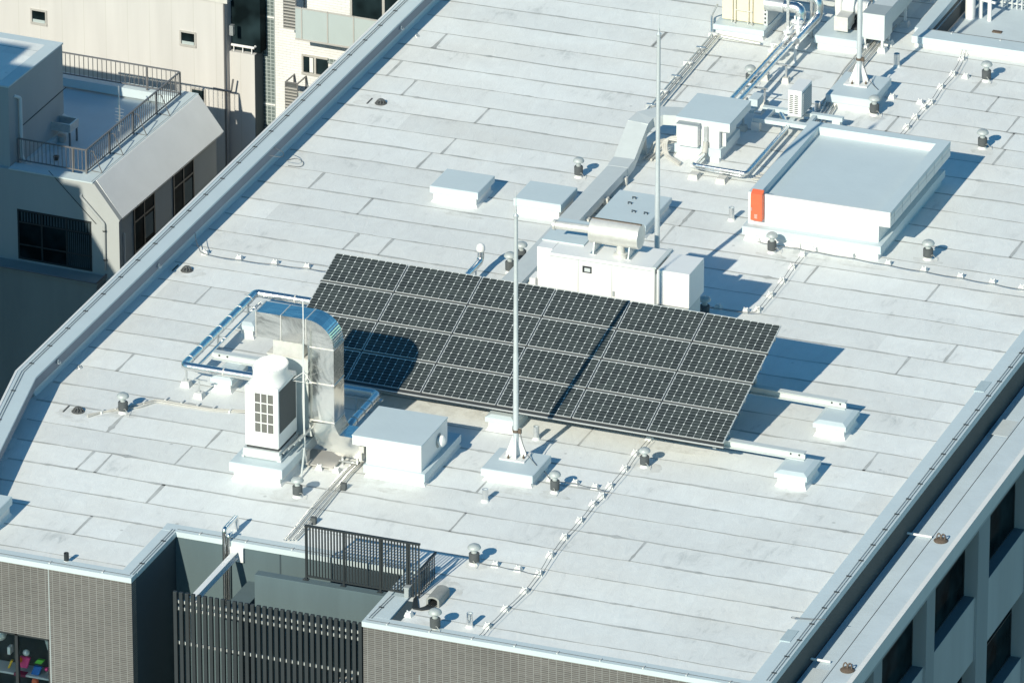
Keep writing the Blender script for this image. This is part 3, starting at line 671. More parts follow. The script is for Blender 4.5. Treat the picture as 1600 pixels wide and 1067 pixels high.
# steel H beams (things: they pass on beyond the array)
def hbeam(p, q, zt, lab):
    p = Vector((p[0], p[1], zt)); q = Vector((q[0], q[1], zt)); d = (q-p).normalized(); s = Vector((-d.y, d.x, 0))
    prof = [(-.085, 0), (.085, 0), (.085, -.016), (.008, -.016), (.008, -.164), (.085, -.164), (.085, -.18), (-.085, -.18), (-.085, -.164), (-.008, -.164), (-.008, -.016), (-.085, -.016)]
    t = thing('steel_beam', (p.x, p.y, 0), lab, 'steel beam', 'steel beams under the solar array')
    o = MB().prism([p+s*a+Vector((0, 0, b)) for a, b in prof], q-p).build('beam', 'lightgrey', t)
    hb = MB()
    for e, sg in ((p, 1), (q, -1)):
        for k in (.14, .34): c = e+d*sg*k; hb.tube([c-s*.014+Vector((0, 0, -.09)), c-s*.002+Vector((0, 0, -.09))], .024, 8)
    hb.build('bolt_hole', 'black', t)
a, b = at(334,548,.56), at(1255,706,.56); hbeam((a.x, a.y), (b.x+.05, b.y), .56, 'white steel beam under the lower array edge, ending on the nearer right plinth')
a, b = at(411,471,.56), at(1319,626.5,.56); hbeam((a.x, a.y), (b.x+.05, b.y), .56, 'white steel beam under the upper array part, ending on the farther right plinth')

# ================================================================ MASTS
def mast(x, y, z0, h, lab, plate=True):
    t = thing('lightning_mast', (x, y, z0), lab, 'mast', 'slim grey masts on the roof')
    H = h
    MB().tube([(x, y, z0), (x, y, z0+H*.42), (x, y, z0+H*.425), (x, y, z0+H*.97)], .07, 14, rs=[.064, .060, .054, .044]).build('pole', 'pole', t, smooth=True)
    MB().lathe([(.05, 0), (.062, .02), (.062, .05), (.02, .10), (.028, .15), (.012, .2), (.008, .62), (.003, .64)], (x, y, z0+H*.97), 10).build('tip', 'pole', t, smooth=True)
    g = MB().box(x-.30, x+.30, y-.27, y+.27, z0, z0+.03)
    g.build('base_plate', 'white', t, bevel=.004)
    g = MB()
    for k in range(4):
        an = R(45+90*k) if False else R(20+90*k); d = Vector((math.cos(an), math.sin(an), 0)); s = Vector((-d.y, d.x, 0))*.008
        c = Vector((x, y, z0+.03)); pr = [c+d*.05, c+d*.22, c+d*.22+Vector((0,0,.06)), c+d*.07+Vector((0,0,.48)), c+d*.05+Vector((0,0,.48))]
        g.prism([q-s for q in pr], s*2)
    g.build('gusset', 'whitepaint', t)
    g = MB()
    for k in range(4):
        an = R(65+90*k); q = Vector((x+math.cos(an)*.24, y+math.sin(an)*.22, z0+.03)); g.lathe([(.028, 0), (.028, .04), (.014, .04), (.014, .09)], q, 6)
    g.build('bolt', 'rust', t)
    MB().lathe([(.075, 0), (.075, .06)], (x, y, z0+.6), 14).box(x+.06, x+.13, y-.03, y+.03, z0+.58, z0+.68).build('cable_clamp', 'rust', t)
    MB().tube([(x+.1, y, z0+.62), (x+.17, y-.02, z0+.35), (x+.28, y-.05, z0+.12), (x+.42, y-.1, z0+.03), (x+.6, y-.3, z0+.02)], .009, 5, round_=.05).build('earth_cable', 'wire', t)
    return t
MP = 'plinths of the masts'
tq, r1 = plinth('mast_plinth', (751.5,731), (832,744.5), (861,711), .30, .18, .07, 'pale blue capped square plinth under the nearest mast', 'plinth', MP)
_m = at(806, 713, .30); mast(_m.x, _m.y, .30, 5.95, 'slim grey mast nearest the camera, in front of the solar array')
mast(2.27, 3.47, .0, 6.75, 'slim grey mast rising behind the white generator')
tq, r3_ = plinth('mast_plinth', (1290,147), (1368,158), (1387,121), .36, .2, .09, 'pale blue capped square plinth under the far mast, beside the small outdoor unit', 'plinth', MP)
mast(2.82, 16.5, .36, 6.0, 'thick pale mast at the top of the roof, cut off by the upper edge')

# ================================================================ VENTS
def vent_proto(loc, lab, dark=True):
    x, y, z = loc; t = thing('mushroom_vent', loc, lab, 'vent', 'mushroom vents standing on the roof')
    MB().lathe([(.115, 0), (.075, .05), (.072, .09)], loc, 18).build('pipe', 'white', t, smooth=True)
    MB().lathe([(.095, .07), (.110, .08), (.113, .27), (.095, .285)], loc, 18).build('collar', 'collar', t, smooth=True)
    MB().lathe([(.062, .28), (.062, .41)], loc, 16).build('neck', 'venthood', t, smooth=True)
    MB().lathe([(.06, .405), (.138, .395), (.142, .42), (.12, .46), (.08, .487), (.0, .495)], loc, 20).build('hood', 'venthood', t, smooth=True)
    MB().tube([(x+.06, y-.1, z+.14), (x+.1, y-.12, z+.16), (x+.16, y-.12, z+.08), (x+.2, y-.13, z+.01)], .006, 4).build('tie_wire', 'conduit', t)
    return t
VL = [((192.5,645),'mushroom vent farthest left, beside the roof drain and thin conduits'),
 ((465,776),'mushroom vent just in front of the tall outdoor unit plinth'),
 ((904,277),'mushroom vent between the leftmost trough bend and the square hatches'),
 ((1541,127),'mushroom vent at the upper right corner near the sunken roof'),
 ((1535,232),'mushroom vent on open roof near the right edge, beyond the large blue roofed box'),
 ((1366,180),'mushroom vent in front of the far mast plinth'),
 ((1206,395),'mushroom vent against the front ledge of the large blue roofed box'),
 ((1450,405),'mushroom vent on open roof off the right front corner of the large blue roofed box'),
 ((797,426),'mushroom vent just left of the near mast and above the solar array'),
 ((815,408),'mushroom vent just right of the near mast, beside the trough'),
 ((1101,494),'mushroom vent in the shadow at the right end of the generator'),
 ((1007,729),'mushroom vent at the lower edge of the solar array on the wire run'),
 ((867,769),'mushroom vent beside the plinth of the nearest mast'),
 ((741,881),'mushroom vent at the end of the railing shadow'),
 ((680,984),'mushroom vent behind the tiled front coping, right of the recess'),
 ((1172,132),'mushroom vent left of the pair of bright pipes, behind the blue roofed cabinet')]
vp = None
for (px, py), lb in VL:
    q = at(px, py)
    if vp is None: vp = vent_proto((q.x, q.y, 0), lb)
    else:
        c = copy_tree(vp, (q.x, q.y, 0), lb); s_ = random.uniform(.93, 1.07); c.scale = (s_, s_, random.uniform(.94, 1.06)); c.rotation_euler.z = random.uniform(-.6, .6)
def stub(px, py, h, mat, lab, r=.065, cap=None):
    q = at(px, py); t = thing('vent_stub', (q.x, q.y, 0), lab, 'vent pipe', 'short metal vent stubs')
    MB().lathe([(r*1.5, 0), (r*1.05, .05), (r, .06)], q, 14).build('flashing', 'white', t, smooth=True)
    MB().lathe([(r, .05), (r, h), (r*.85, h), (r*.85, h-.05)], q, 16).build('pipe', mat, t, smooth=True)
    MB().lathe([(r*.84, h-.06), (r*.84, h-.03)], q, 14).build('mesh', 'ledge' if mat != 'black' else 'dark', t)
    return t
stub(758,783,.30,'chrome','short shiny vent stub near the roof middle, in front of the near mast plinth')
stub(734,979,.33,'chrome','short shiny vent stub beside the vent near the tiled front edge')
stub(1143,344,.33,'chrome','short shiny vent stub left of the orange box')
stub(838,686,.32,'galv','short dull vent stub between the near mast plinth and the solar array')
stub(1401,104,.34,'galv','galvanised vent stub below the sunken roof corner, right of the far mast', .075)
stub(104,879,.24,'black','dark vent stub in the front left corner by the tiled edge',.055)
stub(1277,177,.30,'chrome','shiny vent stub just right of the small outdoor unit',.07)

# roof drains
def drain(px, py, lab):
    q = at(px, py); t = thing('roof_drain', (q.x, q.y, 0), lab, 'roof drain', 'iron roof drains')
    MB().lathe([(.15, .0), (.15, .015), (.10, .03), (.05, .035)], q, 16).build('flange', 'oldiron', t, smooth=True)
    for k in range(4):
        an = R(45*k+20); pth = [q+Vector((math.cos(an)*.12*math.cos(R(f)), math.sin(an)*.12*math.cos(R(f)), -.0+.12*math.sin(R(f)))) for f in range(0, 181, 20)]
        MB().tube(pth, .012, 5).build('strainer_rib', 'oldiron', t, smooth=True)
    MB().box(q.x-.32, q.x-.29, q.y-.15, q.y+.2, .0, .02).build('strap', 'oldiron', t)
drain(595,162,'dark domed roof drain near the top of the left parapet')
drain(292,423,'dark domed roof drain in the parapet shadow halfway down the left side')
drain(122,643,'dark domed roof drain at the far left by the bend of the parapet')
# stainless lifting eyes on the parapet
for px, py, z, lb in ((626,44,.42,'bright steel eye on the parapet near the top edge'), (650,56,.02,'small bright eye on the roof beside the upper parapet'), (247,415,.42,'bright steel eye halfway down the left parapet'), (89.5,565,.42,'bright steel eye at the bend of the left parapet'), (123,573,.02,'small bright eye on the roof at the parapet bend')):
    if z > .1:
        q = atX(px, py, -8.89) if px > 60 else at(px, py, z)
    else: q = at(px, py, z)
    t = thing('steel_eye', q, lb, 'steel eye', 'steel eyes along the left parapet')
    MB().lathe([(.05, 0), (.05, .02)], q, 10, axis='x').build('plate', 'galv', t)
    MB().tube([q+Vector((.03+.05*math.sin(R(a)), .06*math.cos(R(a)), -.02)) for a in range(0, 361, 30)], .014, 6).build('ring', 'galv', t, smooth=True)

# ================================================================ LEFT PLANT GROUP
# plinth of the tall outdoor unit
x0, x1, y0, y1 = rect((357,722), (442.4,734), (475,697), .44)
plinth('unit_plinth', 0, 0, 0, .44, .22, .08, 'large capped plinth carrying the tall white outdoor unit', 'plinth', 'unit plinths', cap='cap', r=(x0, x1, y0, y1+1.6))
U0 = (-3.0, -2.2, -8.72, -7.62)
t = thing('outdoor_unit', (-2.6, -8.1, .44), 'tall white outdoor air conditioning unit with round fan top and square grille windows', 'outdoor unit')
f = MB()
for dy in (0, .42, .98): f.box(U0[0]-.06, U0[1]+.04, U0[2]+dy, U0[2]+dy+.09, .46, .60)
f.box(U0[0]-.08, U0[0]-.02, U0[2]-.02, U0[3]+.1, .445, .50).box(U0[1]-.04, U0[1]+.06, U0[2]-.02, U0[3]+.1, .445, .50)
f.box(U0[0]-.04, U0[1]+.02, U0[2]-.02, U0[3]+.02, .60, .68)
f.build('base_frame', 'lightgrey', t)
MB().box(U0[0]+.02, U0[1]-.02, U0[2]+.04, U0[3]-.04, .68, .74).build('foot', 'dark', t)
fm = MB(); zb, zt = .74, 2.20
fm.box(*U0, zb, zt); body = fm.build('cabinet', 'whitepaint', t, bevel=.03)
g = MB(); gx0, gx1, gz0, gz1 = U0[0]+.24, U0[0]+.70, 1.10, 2.06
g.box(gx0, gx1, U0[2]-.004, U0[2]+.01, gz0, gz1); gr = g.build('intake_fins', 'fins', t)
g = MB()
for i in range(4): xx = gx0+(gx1-gx0)*i/3; g.box(xx-.011, xx+.011, U0[2]-.018, U0[2]-.002, gz0-.01, gz1+.01)
for i in range(5): zz = gz0+(gz1-gz0)*i/4; g.box(gx0, gx1, U0[2]-.016, U0[2]-.003, zz-.011, zz+.011)
for i in range(7): g.box(U0[0]+.17, U0[0]+.19, U0[2]-.012, U0[2]-.001, gz0+i*.13, gz0+i*.13+.10)
g.build('front_grille', 'whitepaint', gr)
MB().box(U0[1]-.01, U0[1]+.004, U0[2]+.06, U0[3]-.08, 1.10, 2.12).build('side_coil', 'collar', t)
s_ = MB()
cx, cy = -2.6, -8.17
prof = []
for (hx, hy, z_, rr) in ((hx_, hy_, z__+.12, r__) for hx_, hy_, z__, r__ in ((.398,.545,2.08,.1),(.395,.54,2.13,.22),(.375,.50,2.19,.3),(.37,.49,2.30,.31),(.385,.505,2.385,.31),(.375,.495,2.405,.31))):
    ring = []
    for k in range(32):
        a = 2*math.pi*k/32; ex = 1.0 if rr > .2 else .6
        ring.append((cx+hx*(abs(math.cos(a))**ex)*math.copysign(1, math.cos(a)), cy+hy*(abs(math.sin(a))**ex)*math.copysign(1, math.sin(a)), z_))
    prof.append(ring)
vs = [q for r_ in prof for q in r_]; fs = []
for i in range(len(prof)-1):
    for k in range(32): fs.append((i*32+k, i*32+(k+1) % 32, (i+1)*32+(k+1) % 32, (i+1)*32+k))
fs.append([(len(prof)-1)*32+k for k in range(32)])
s_.add(vs, fs); sh2 = s_.build('fan_shroud', 'whitepaint', t, smooth=True)
g = MB()
for i in range(15):
    yy = cy-.43+i*.0614; hw = .35*math.sqrt(max(0, 1-((yy-cy)/.47)**2)); g.box(cx-hw, cx+hw, yy-.007, yy+.007, 2.527, 2.541)
g.build('fan_guard', 'whitepaint', sh2)
# refrigerant lines behind the unit
g = MB()
for k in range(4): g.tube([(U0[1]+.06+.07*k, -8.6+.15*k, .62+.05*k), (U0[1]+.08+.07*k, -7.3, .62+.05*k), (U0[1]+.1+.07*k, -6.9, .50)], .022, 7, round_=.1)
tag(g.build('refrigerant_pipe', 'grey', smooth=True), 'bundle of thin refrigerant pipes along the right foot of the tall outdoor unit', 'pipes')

# tall grey chamber behind the unit
t = thing('fan_chamber', (-2.5, -7.0, .44), 'tall grey ventilation chamber standing directly behind the white outdoor unit', 'ventilation unit')
MB().box(-3.0, -1.96, -7.35, -6.35, .5, 2.36).build('casing', 'alulight' if 0 else 'lightgrey', t, bevel=.012)
MB().box(-3.02, -1.94, -7.37, -6.33, 2.36, 2.39).build('top_panel', 'concrete', t)
MB().box(-2.85, -2.15, -7.4, -6.75, 2.39, 2.90).build('flange', 'tarnish', t)
g = MB()
for i in range(14): g.box(-1.957, -1.945, -7.2, -6.5, .8+i*.12, .81+i*.12)
g.build('casing_rib', 'grey', t)
# big bright duct
t = thing('bright_duct', (-1.6, -7.2, .2), 'mirror bright rectangular duct rising over the chamber and bending down into the white box', 'air duct')
dy0, dy1 = -7.52, -6.92
def ductface(pth_o, pth_i, name):
    m = MB(); n_ = len(pth_o)
    for i in range(n_-1):
        m.add([(pth_i[i][0], dy0, pth_i[i][1]), (pth_i[i+1][0], dy0, pth_i[i+1][1]), (pth_o[i+1][0], dy0, pth_o[i+1][1]), (pth_o[i][0], dy0, pth_o[i][1]),
               (pth_i[i][0], dy1, pth_i[i][1]), (pth_i[i+1][0], dy1, pth_i[i+1][1]), (pth_o[i+1][0], dy1, pth_o[i+1][1]), (pth_o[i][0], dy1, pth_o[i][1])],
              [(0,1,2,3),(7,6,5,4),(3,2,6,7),(1,0,4,5)]+([(0,3,7,4)] if i == 0 else [])+([(1,5,6,2)] if i == n_-2 else []))
    return m.build(name, 'sheet', t, smooth=True)
def arc(cx_, cz_, r_, a0, a1, n_): return [(cx_+r_*math.cos(R(a0+(a1-a0)*i/n_)), cz_+r_*math.sin(R(a0+(a1-a0)*i/n_))) for i in range(n_+1)]
TZ, BZ, VX0, VX1 = 3.42, .22, -1.98, -1.36
ductface([(-3.22, TZ), (-2.0, TZ)], [(-3.22, TZ-.60), (-2.0, TZ-.60)], 'horizontal_duct')
ductface(arc(-2.0, TZ-.64, .64, 90, 0, 8), arc(-2.0, TZ-.64, .03, 90, 0, 8), 'upper_bend')
ductface([(VX1, TZ-.64), (VX1, BZ+.75)], [(-1.97, TZ-.64), (-1.97, BZ+.75)], 'vertical_duct')
ductface([(VX1, BZ+.75), (VX1+.06, BZ+.60), (VX1+.12, BZ+.5)], arc(VX1+.10, BZ+.72, .71, 180, 270, 2), 'lower_bend')
ductface([(VX1+.12, BZ+.5), (-.72, BZ+.5)], [(VX1+.10, BZ+.01), (-.72, BZ+.01)], 'outlet_duct')
g = MB()
for xx in (-3.21, -2.62, -2.02): MB().box(xx, xx+.02, dy0-.012, dy1+.012, TZ-.61, TZ+.012).build('flange', 'tarnish', t)
for zz in (2.76, 1.9, .99): MB().box(-1.985, VX1+.012, dy0-.012, dy1+.012, zz, zz+.02).build('flange', 'tarnish', t)
MB().box(-.76, -.70, dy0-.03, dy1+.03, BZ-.02, BZ+.54).build('flange', 'tarnish', t)
g = MB()
for k in range(8):
    a0 = R(4+k*5.2); r_ = .652; c0 = Vector((-2.0+r_*math.cos(a0), 0, TZ-.64+r_*math.sin(a0))); g.tube([(c0.x, dy0+.03, c0.z), (c0.x, dy1-.03, c0.z)], .011, 5)
g.build('rib', 'chrome', t)
MB().box(-3.235, -3.222, dy0+.03, dy1-.03, TZ-.57, TZ-.03).build('inlet_mesh', 'dark', t)
g = MB()
for xx in (-1.2, -.85): g.box(xx, xx+.04, dy0+.02, dy0+.06, 0, BZ)
g.box(-1.25, -.80, dy0-.02, dy0+.02, .10, .14)
g.build('support_foot', 'galv', t)

# thin whip aerial and cable next to the duct
t = thing('thin_aerial', (-2.02, -8.0, .3), 'very thin white aerial rod beside the mirror bright duct', 'aerial')
b0 = at(484, 707, .3)
q = Vector((-1.98, -7.75, .35))
MB().tube([q, q+Vector((0, 0, 3.65))], .012, 6).build('rod', 'whitepaint', t)
MB().tube([q+Vector((0, 0, .2)), q+Vector((-.03, 0, 1.2)), q+Vector((.0, 0, 2.7))], .018, 6).build('cable', 'lightgrey', t)
g = MB()
for k in range(3): an = R(90+120*k); g.tube([q+Vector((0, 0, 1.9)), q+Vector((math.cos(an)*.28, math.sin(an)*.28, 1.72))], .008, 4)
g.tube([q+Vector((math.cos(R(90+120*k))*.28, math.sin(R(90+120*k))*.28, 1.72)) for k in (0, 1, 2, 0)], .006, 4); g.build('stay', 'whitepaint', t)
MB().tube([q+Vector((0, 0, .5)), q+Vector((.04, -.1, .1)), q+Vector((.16, -.55, -.2)), q+Vector((.2, -.7, -.33))], .022, 6, round_=.2).build('cable_tail', 'lightgrey', t)
MB().box(q.x-.09, q.x+.09, q.y-.09, q.y+.09, 0, .36).build('foot', 'galv', t)

# white box receiving the duct
t = thing('duct_box', (-.06, -6.8, 0), 'white box with pale blue lid that the mirror bright duct runs into', 'equipment box')
x0, x1, y0, y1 = rect((551,678), (657,698.5), (700,651.5), .95)
MB().box(x0, x1, y0, y1, .93, .955).build('lid', 'cap', t)
b_ = MB().box(x0+.01, x1-.01, y0+.01, y1-.01, .72, .93).box(x0+.34, x1-.01, y0+.01, y1-.01, .30, .72); b_.build('body', 'whitepaint', t)
MB().frustum((x0+.30, x1+.1, y0-.06, y1+.55), 0, (x0+.36, x1+.04, y0, y1+.5), .12).build('curb', 'white', t)
MB().box(x0+.30, x1+.10, y0-.07, y1+.55, .12, .31).build('curb_cap', 'cap', t)
MB().lathe([(.10, 0), (.10, .05), (.14, .055), (.13, .12), (.06, .17)], (x1-.01, y1-.55, .62), 18, axis='x').build('vent_cowl', 'whitepaint', t, smooth=True)
MB().lathe([(.17, 0), (.17, .006)], (x1-.012, y1-.55, .62), 18, axis='x').build('cowl_collar', 'grey', t)
MB().box(x0+.10, x0+.2, y0+.2, y0+.28, .45, .60).build('isolator_switch', 'concrete', t)

# round metal pipes of the left loop
t = thing('pipe_loop', (-5.5, -3, 0), 'loop of thick mirror bright round pipe left of the solar array', 'pipe')
a, b, c, d = at(392, 587, .52), at(286, 572, .52), at(398, 459, .52), at(490, 470, .52)
xl = (b.x+c.x)/2; ya, yb = (a.y+b.y)/2, (c.y+d.y)/2
MB().tube([(-3.3, ya, .52), (xl, ya, .52), (xl, yb, .52), (-2.6, yb, .52)], .095, 18, round_=.13).build('pipe', 'chrome', t, smooth=True)
MB().tube([(-3.3, ya+.17, .36), (xl+.17, ya+.17, .36), (xl+.17, yb-.17, .36), (-2.6, yb-.17, .36)], .035, 10, round_=.08).build('lower_pipe', 'chrome', t, smooth=True)
g = MB()
for k in range(7): y = ya+.35+k*(yb-ya-.5)/6.5; g.tube([(xl, y, .52), (xl, y+.035, .52)], .101, 18)
for x in (-5.1, -4.2): g.tube([(x, ya, .52), (x+.035, ya, .52)], .101, 18); g.tube([(x, yb, .52), (x+.035, yb, .52)], .101, 18)
g.build('joint_band', 'tarnish', t, smooth=True)
for (px_, py_) in ((xl+.04, ya+.05), (xl+.55, ya-.42), (xl+.05, ya+1.9), (xl+.05, yb-.6), (-4.9, yb)):
    MB().box(px_-.02, px_+.02, py_-.02, py_+.02, .1, .45).box(px_-.12, px_+.2, py_-.015, py_+.015, .42, .45).build('support_bracket', 'galv', t)
    MB().frustum((px_-.12, px_+.12, py_-.12, py_+.12), 0, (px_-.09, px_+.09, py_-.09, py_+.09), .14).build('foot_block', 'block', t, bevel=.01)
# under-array pipe
t = thing('round_duct', (-1.2, -4.8, 0), 'short bend of mirror bright pipe between the solar array and the white duct box', 'pipe')
a, b, c = at(500, 600, .6), at(590, 617, .6), at(553, 661, .6)
MB().tube([(a.x, (a.y+b.y)/2, .6), (b.x, (a.y+b.y)/2, .6), (b.x, c.y, .6), (b.x, c.y-.35, .45)], .10, 18, round_=.16).build('pipe', 'chrome', t, smooth=True)
g = MB()
for k in range(3): y = c.y+.1+k*.45; g.tube([(b.x, y, .6), (b.x, y+.04, .6)], .107, 18)
g.build('joint_band', 'tarnish', t, smooth=True)
MB().box(b.x-.55, b.x-.51, (a.y+b.y)/2-.02, (a.y+b.y)/2+.02, 0, .55).box(b.x-.9, b.x+.1, (a.y+b.y)/2-.05, (a.y+b.y)/2+.05, .44, .48).build('support', 'galv', t)
# gooseneck vent above the array
t = thing('gooseneck_vent', at(735, 424, .3), 'bright gooseneck vent pipe with white ball hood above the top edge of the solar array', 'vent')
a, b = at(735, 428, .35), at(752, 408, .35)
MB().tube([(b.x-.02, a.y-.9, .35), (b.x-.02, b.y, .35), (b.x-.02, b.y+.02, .62)], .085, 16, round_=.14).build('pipe', 'chrome', t, smooth=True)
MB().lathe([(.09, .6), (.105, .62), (.105, .68), (.085, .75), (.03, .79)], (b.x-.02, b.y+.02, 0), 16).build('hood', 'whitepaint', t, smooth=True)
MB().box(b.x, b.x+.03, b.y-.4, b.y-.37, 0, .35).build('support', 'galv', t)

# thin conduits to the drain
t = thing('conduit_run', at(255, 620), 'pair of thin ivory conduits zigzagging from the drain to the tall outdoor unit', 'conduit')
for k in (0, 1):
    pts = [at(137, 648+k*3, .03), at(160, 643, .03), at(215+k*3, 632+k*4, .03), at(244, 624+k*3, .03), at(330, 639+k*2, .03), at(384, 641+k*2.5, .03), at(395, 642+k*3, .03)]
    MB().tube(pts, .018, 6, round_=.1).build('conduit', 'conduit', t, smooth=True)
g = MB()
for k in range(9): q = at(160+k*25 if k > 3 else 160+k*22, (643-k*5) if k < 4 else 624+(k-4)*4.5, .02); g.box(q.x-.02, q.x+.02, q.y-.08, q.y+.08, 0, .05)
g.build('saddle', 'white', t)

# small front conduits running to the recess
t = thing('conduit_run', at(510, 790), 'bundle of ivory conduits running from the duct box to the front railing', 'conduit')
for k in range(4):
    pts = [at(566-k*4, 722, .06), at(548-k*4, 740-k, .06), at(500-k*6, 800-k, .06), at(470-k*6, 835, .06), at(462-k*6, 843, .06)]
    MB().tube(pts, .02, 6, round_=.15).build('conduit', ('conduit', 'galv')[k % 2], t, smooth=True)
for px, py in ((537, 765), (490, 818)):
    q = at(px, py); MB().box(q.x-.06, q.x+.06, q.y-.05, q.y+.05, 0, .16).build('junction_box', 'rust' if 0 else 'collar', t)
a = at(545, 752, .1)
t = thing('steel_tray', at(515, 725), 'thin steel sheet tray lying under the lower bend of the mirror bright duct', 'tray')
q = at(502, 722); MB().box(q.x-.42, q.x+.42, q.y-.35, q.y+.42, .06, .09).build('sheet', 'alulight', t)
MB().box(q.x-.4, q.x-.3, q.y-.3, q.y+.3, 0, .06).box(q.x+.3, q.x+.4, q.y-.3, q.y+.3, 0, .06).build('foot', 'concrete', t)

# ================================================================ GENERATOR
GEN = t = thing('generator', (1.7, 1.8, 0), 'white generator housing in several boxes behind the solar array', 'generator')
MB().box(.40, 2.96, 1.40, 2.50, .2, 1.70).build('main_housing', 'whitepaint', t, bevel=.012)
MB().box(.02, .395, 1.62, 2.50, .55, 1.70).box(.02, 1.0, 2.51, 3.25, .2, 1.66).build('inlet_housing', 'whitepaint', t, bevel=.01)
MB().box(.0, 1.02, 2.0, 3.28, 1.705, 1.735).build('inlet_lid', 'cap', t)
MB().box(3.03, 3.81, 1.36, 2.38, .85, 1.70).build('outlet_hood', 'whitepaint', t, bevel=.012)
MB().box(2.965, 3.025, 1.45, 2.45, .2, 1.55).build('hood_joint', 'grey', t)
MB().box(2.90, 3.0, 1.38, 2.52, 1.702, 1.74).build('lid_edge', 'lightgrey', t)
MB().box(.38, 3.8, 1.42, 2.4, -.35, .2).box(3.1, 3.75, 1.5, 2.3, .2, .85).box(.02, .9, 2.51, 3.2, -.35, .2).build('base', 'lightgrey', t)
g = MB()
for xx in (1.10, 1.92): g.box(xx, xx+.012, 1.396, 1.402, .25, 1.62)
g.box(.42, 2.94, 1.394, 1.400, 1.625, 1.637)
g.build('door_gap', 'grey', t)
pq = atY(918, 421.5, 1.39)
MB().box(pq.x-.11, pq.x+.11, 1.385, 1.399, pq.z-.08, pq.z+.08).build('control_window', 'black', t)
MB().box(pq.x-.06, pq.x+.08, 1.38, 1.384, pq.z-.05, pq.z+.04).build('display', 'lightgrey', t)
pq = atY(959, 459, 1.38); MB().box(pq.x-.02, pq.x+.02, 1.37, 1.40, pq.z-.06, pq.z+.06).build('handle', 'grey', t)
pq = atY(850, 424, 1.5); MB().box(-.12, .02, 1.5, 1.9, .72, .95).build('side_box', 'whitepaint', t)
g = MB(); ax = 2.18; ay = 1.95
g.lathe([(.12, -.02), (.29, .0), (.295, .02), (.295, 1.17), (.29, 1.19), (.12, 1.21)], (1.24, ay, ax), 28, axis='x')
mf = g.build('silencer', 'tarnish', t, smooth=True)
g = MB(); g.tube([(1.24, ay, ax), (.30, ay, ax-.02)], .10, 14); g.tube([(.36, ay, ax-.02), (.30, ay, ax-.02)], .125, 14); g.build('exhaust_pipe', 'tarnish', mf, smooth=True)
g = MB().box(1.24, 2.44, ay-.02, ay+.02, ax+.28, ax+.31); g.build('seam_flange', 'rust', mf)
for xx in (1.35, 2.2): MB().prism([(xx, ay-.28, 1.705), (xx, ay+.28, 1.705), (xx, ay+.2, ax-.2), (xx, ay-.2, ax-.2)], (.03, 0, 0)).box(xx-.06, xx+.09, ay-.3, ay+.3, 1.702, 1.715).build('saddle', 'galv', t)
MB().lathe([(.16, 1.702), (.16, 1.76), (.10, 1.78), (.08, 2.05)], (1.98, ay-.12, 0), 18).build('flange', 'tarnish', t, smooth=True)

GEN.location = (1.7+.257, 1.8-.735, .35)
# ================================================================ TROUGH
t = thing('cable_trough', (-.95, 6, 0), 'long pale grey closed trough running up the roof and bending to the blue roofed cabinet', 'trough')
def ductsweep(pts, wd, ht, mbx):
    rings = []
    for i, p in enumerate(pts):
        p = Vector(p); a = Vector(pts[max(i-1, 0)]); b = Vector(pts[min(i+1, len(pts)-1)]); d = (b-a); d.z = 0; d.normalize(); s = Vector((-d.y, d.x, 0))*wd/2
        rings.append([p-s, p+s, p+s-Vector((0, 0, ht)), p-s-Vector((0, 0, ht))])
    vs = [q for r_ in rings for q in r_]; fs = [(0,1,2,3)]
    for i in range(len(rings)-1):
        for k in range(4): fs.append((i*4+k, i*4+(k+1) % 4, i*4+4+(k+1) % 4, i*4+4+k))
    e = (len(rings)-1)*4; fs.append((e+3, e+2, e+1, e)); return mbx.add(vs, fs)
ductsweep([(-.96, .8, .34), (-.94, 3, .34), (-.93, 9.6, .34)], .50, .22, MB()).build('trough_body', 'lightgrey', t)
ductsweep([(-.93, 9.6, .345), (-.95, 10.1, .36), (-1.02, 11.25, .82)], .52, .25, MB()).build('ramp_section', 'lightgrey', t)
ductsweep([(-1.02, 11.25, .823), (-.98, 11.65, .86), (-.70, 11.98, .88), (-.3, 12.08, .88), (-.11, 12.1, .88)], .54, .26, MB()).build('bend_section', 'lightgrey', t)
g = MB()
for y in (1.5, 2.8, 4.1, 5.4, 6.7, 8.0, 9.3): g.box(-.72, -.60, y, y+.12, 0, .20); g.box(-1.2, -1.1, y, y+.12, 0, .12)
g.box(-1.15, -.8, 11.2, 11.26, 0, .55)
g.build('foot_block', 'concrete', t)
q = at(836, 386, .35)

# conduits running up from the trough bend to the cream cabinet
t = thing('conduit_run', (0, 15, 0), 'three long grey conduits running up the roof from the trough bend to the cream cabinet', 'conduit')
for k in range(3):
    pts = [at(1000+k*6, 185+k*2, .08), at(1112+k*5, 55+k*2, .08)]
    if k == 0: pts += [at(1112, 25, .1), at(1121, 8, .5)]
    else: pts += [at(1122+k*2, 53+k*2, .08), at(1188, 66+k*1.5, .08)]
    MB().tube(pts, .026, 7, round_=.12).build('conduit', ('galv', 'conduit', 'galv')[k], t, smooth=True)
for k in range(6):
    a = at(1015+k*19.5, 169-k*22.3, .0); MB().box(a.x-.08, a.x+.16, a.y-.04, a.y+.04, 0, .11).build('saddle', 'block' if k % 2 else 'galv', t)

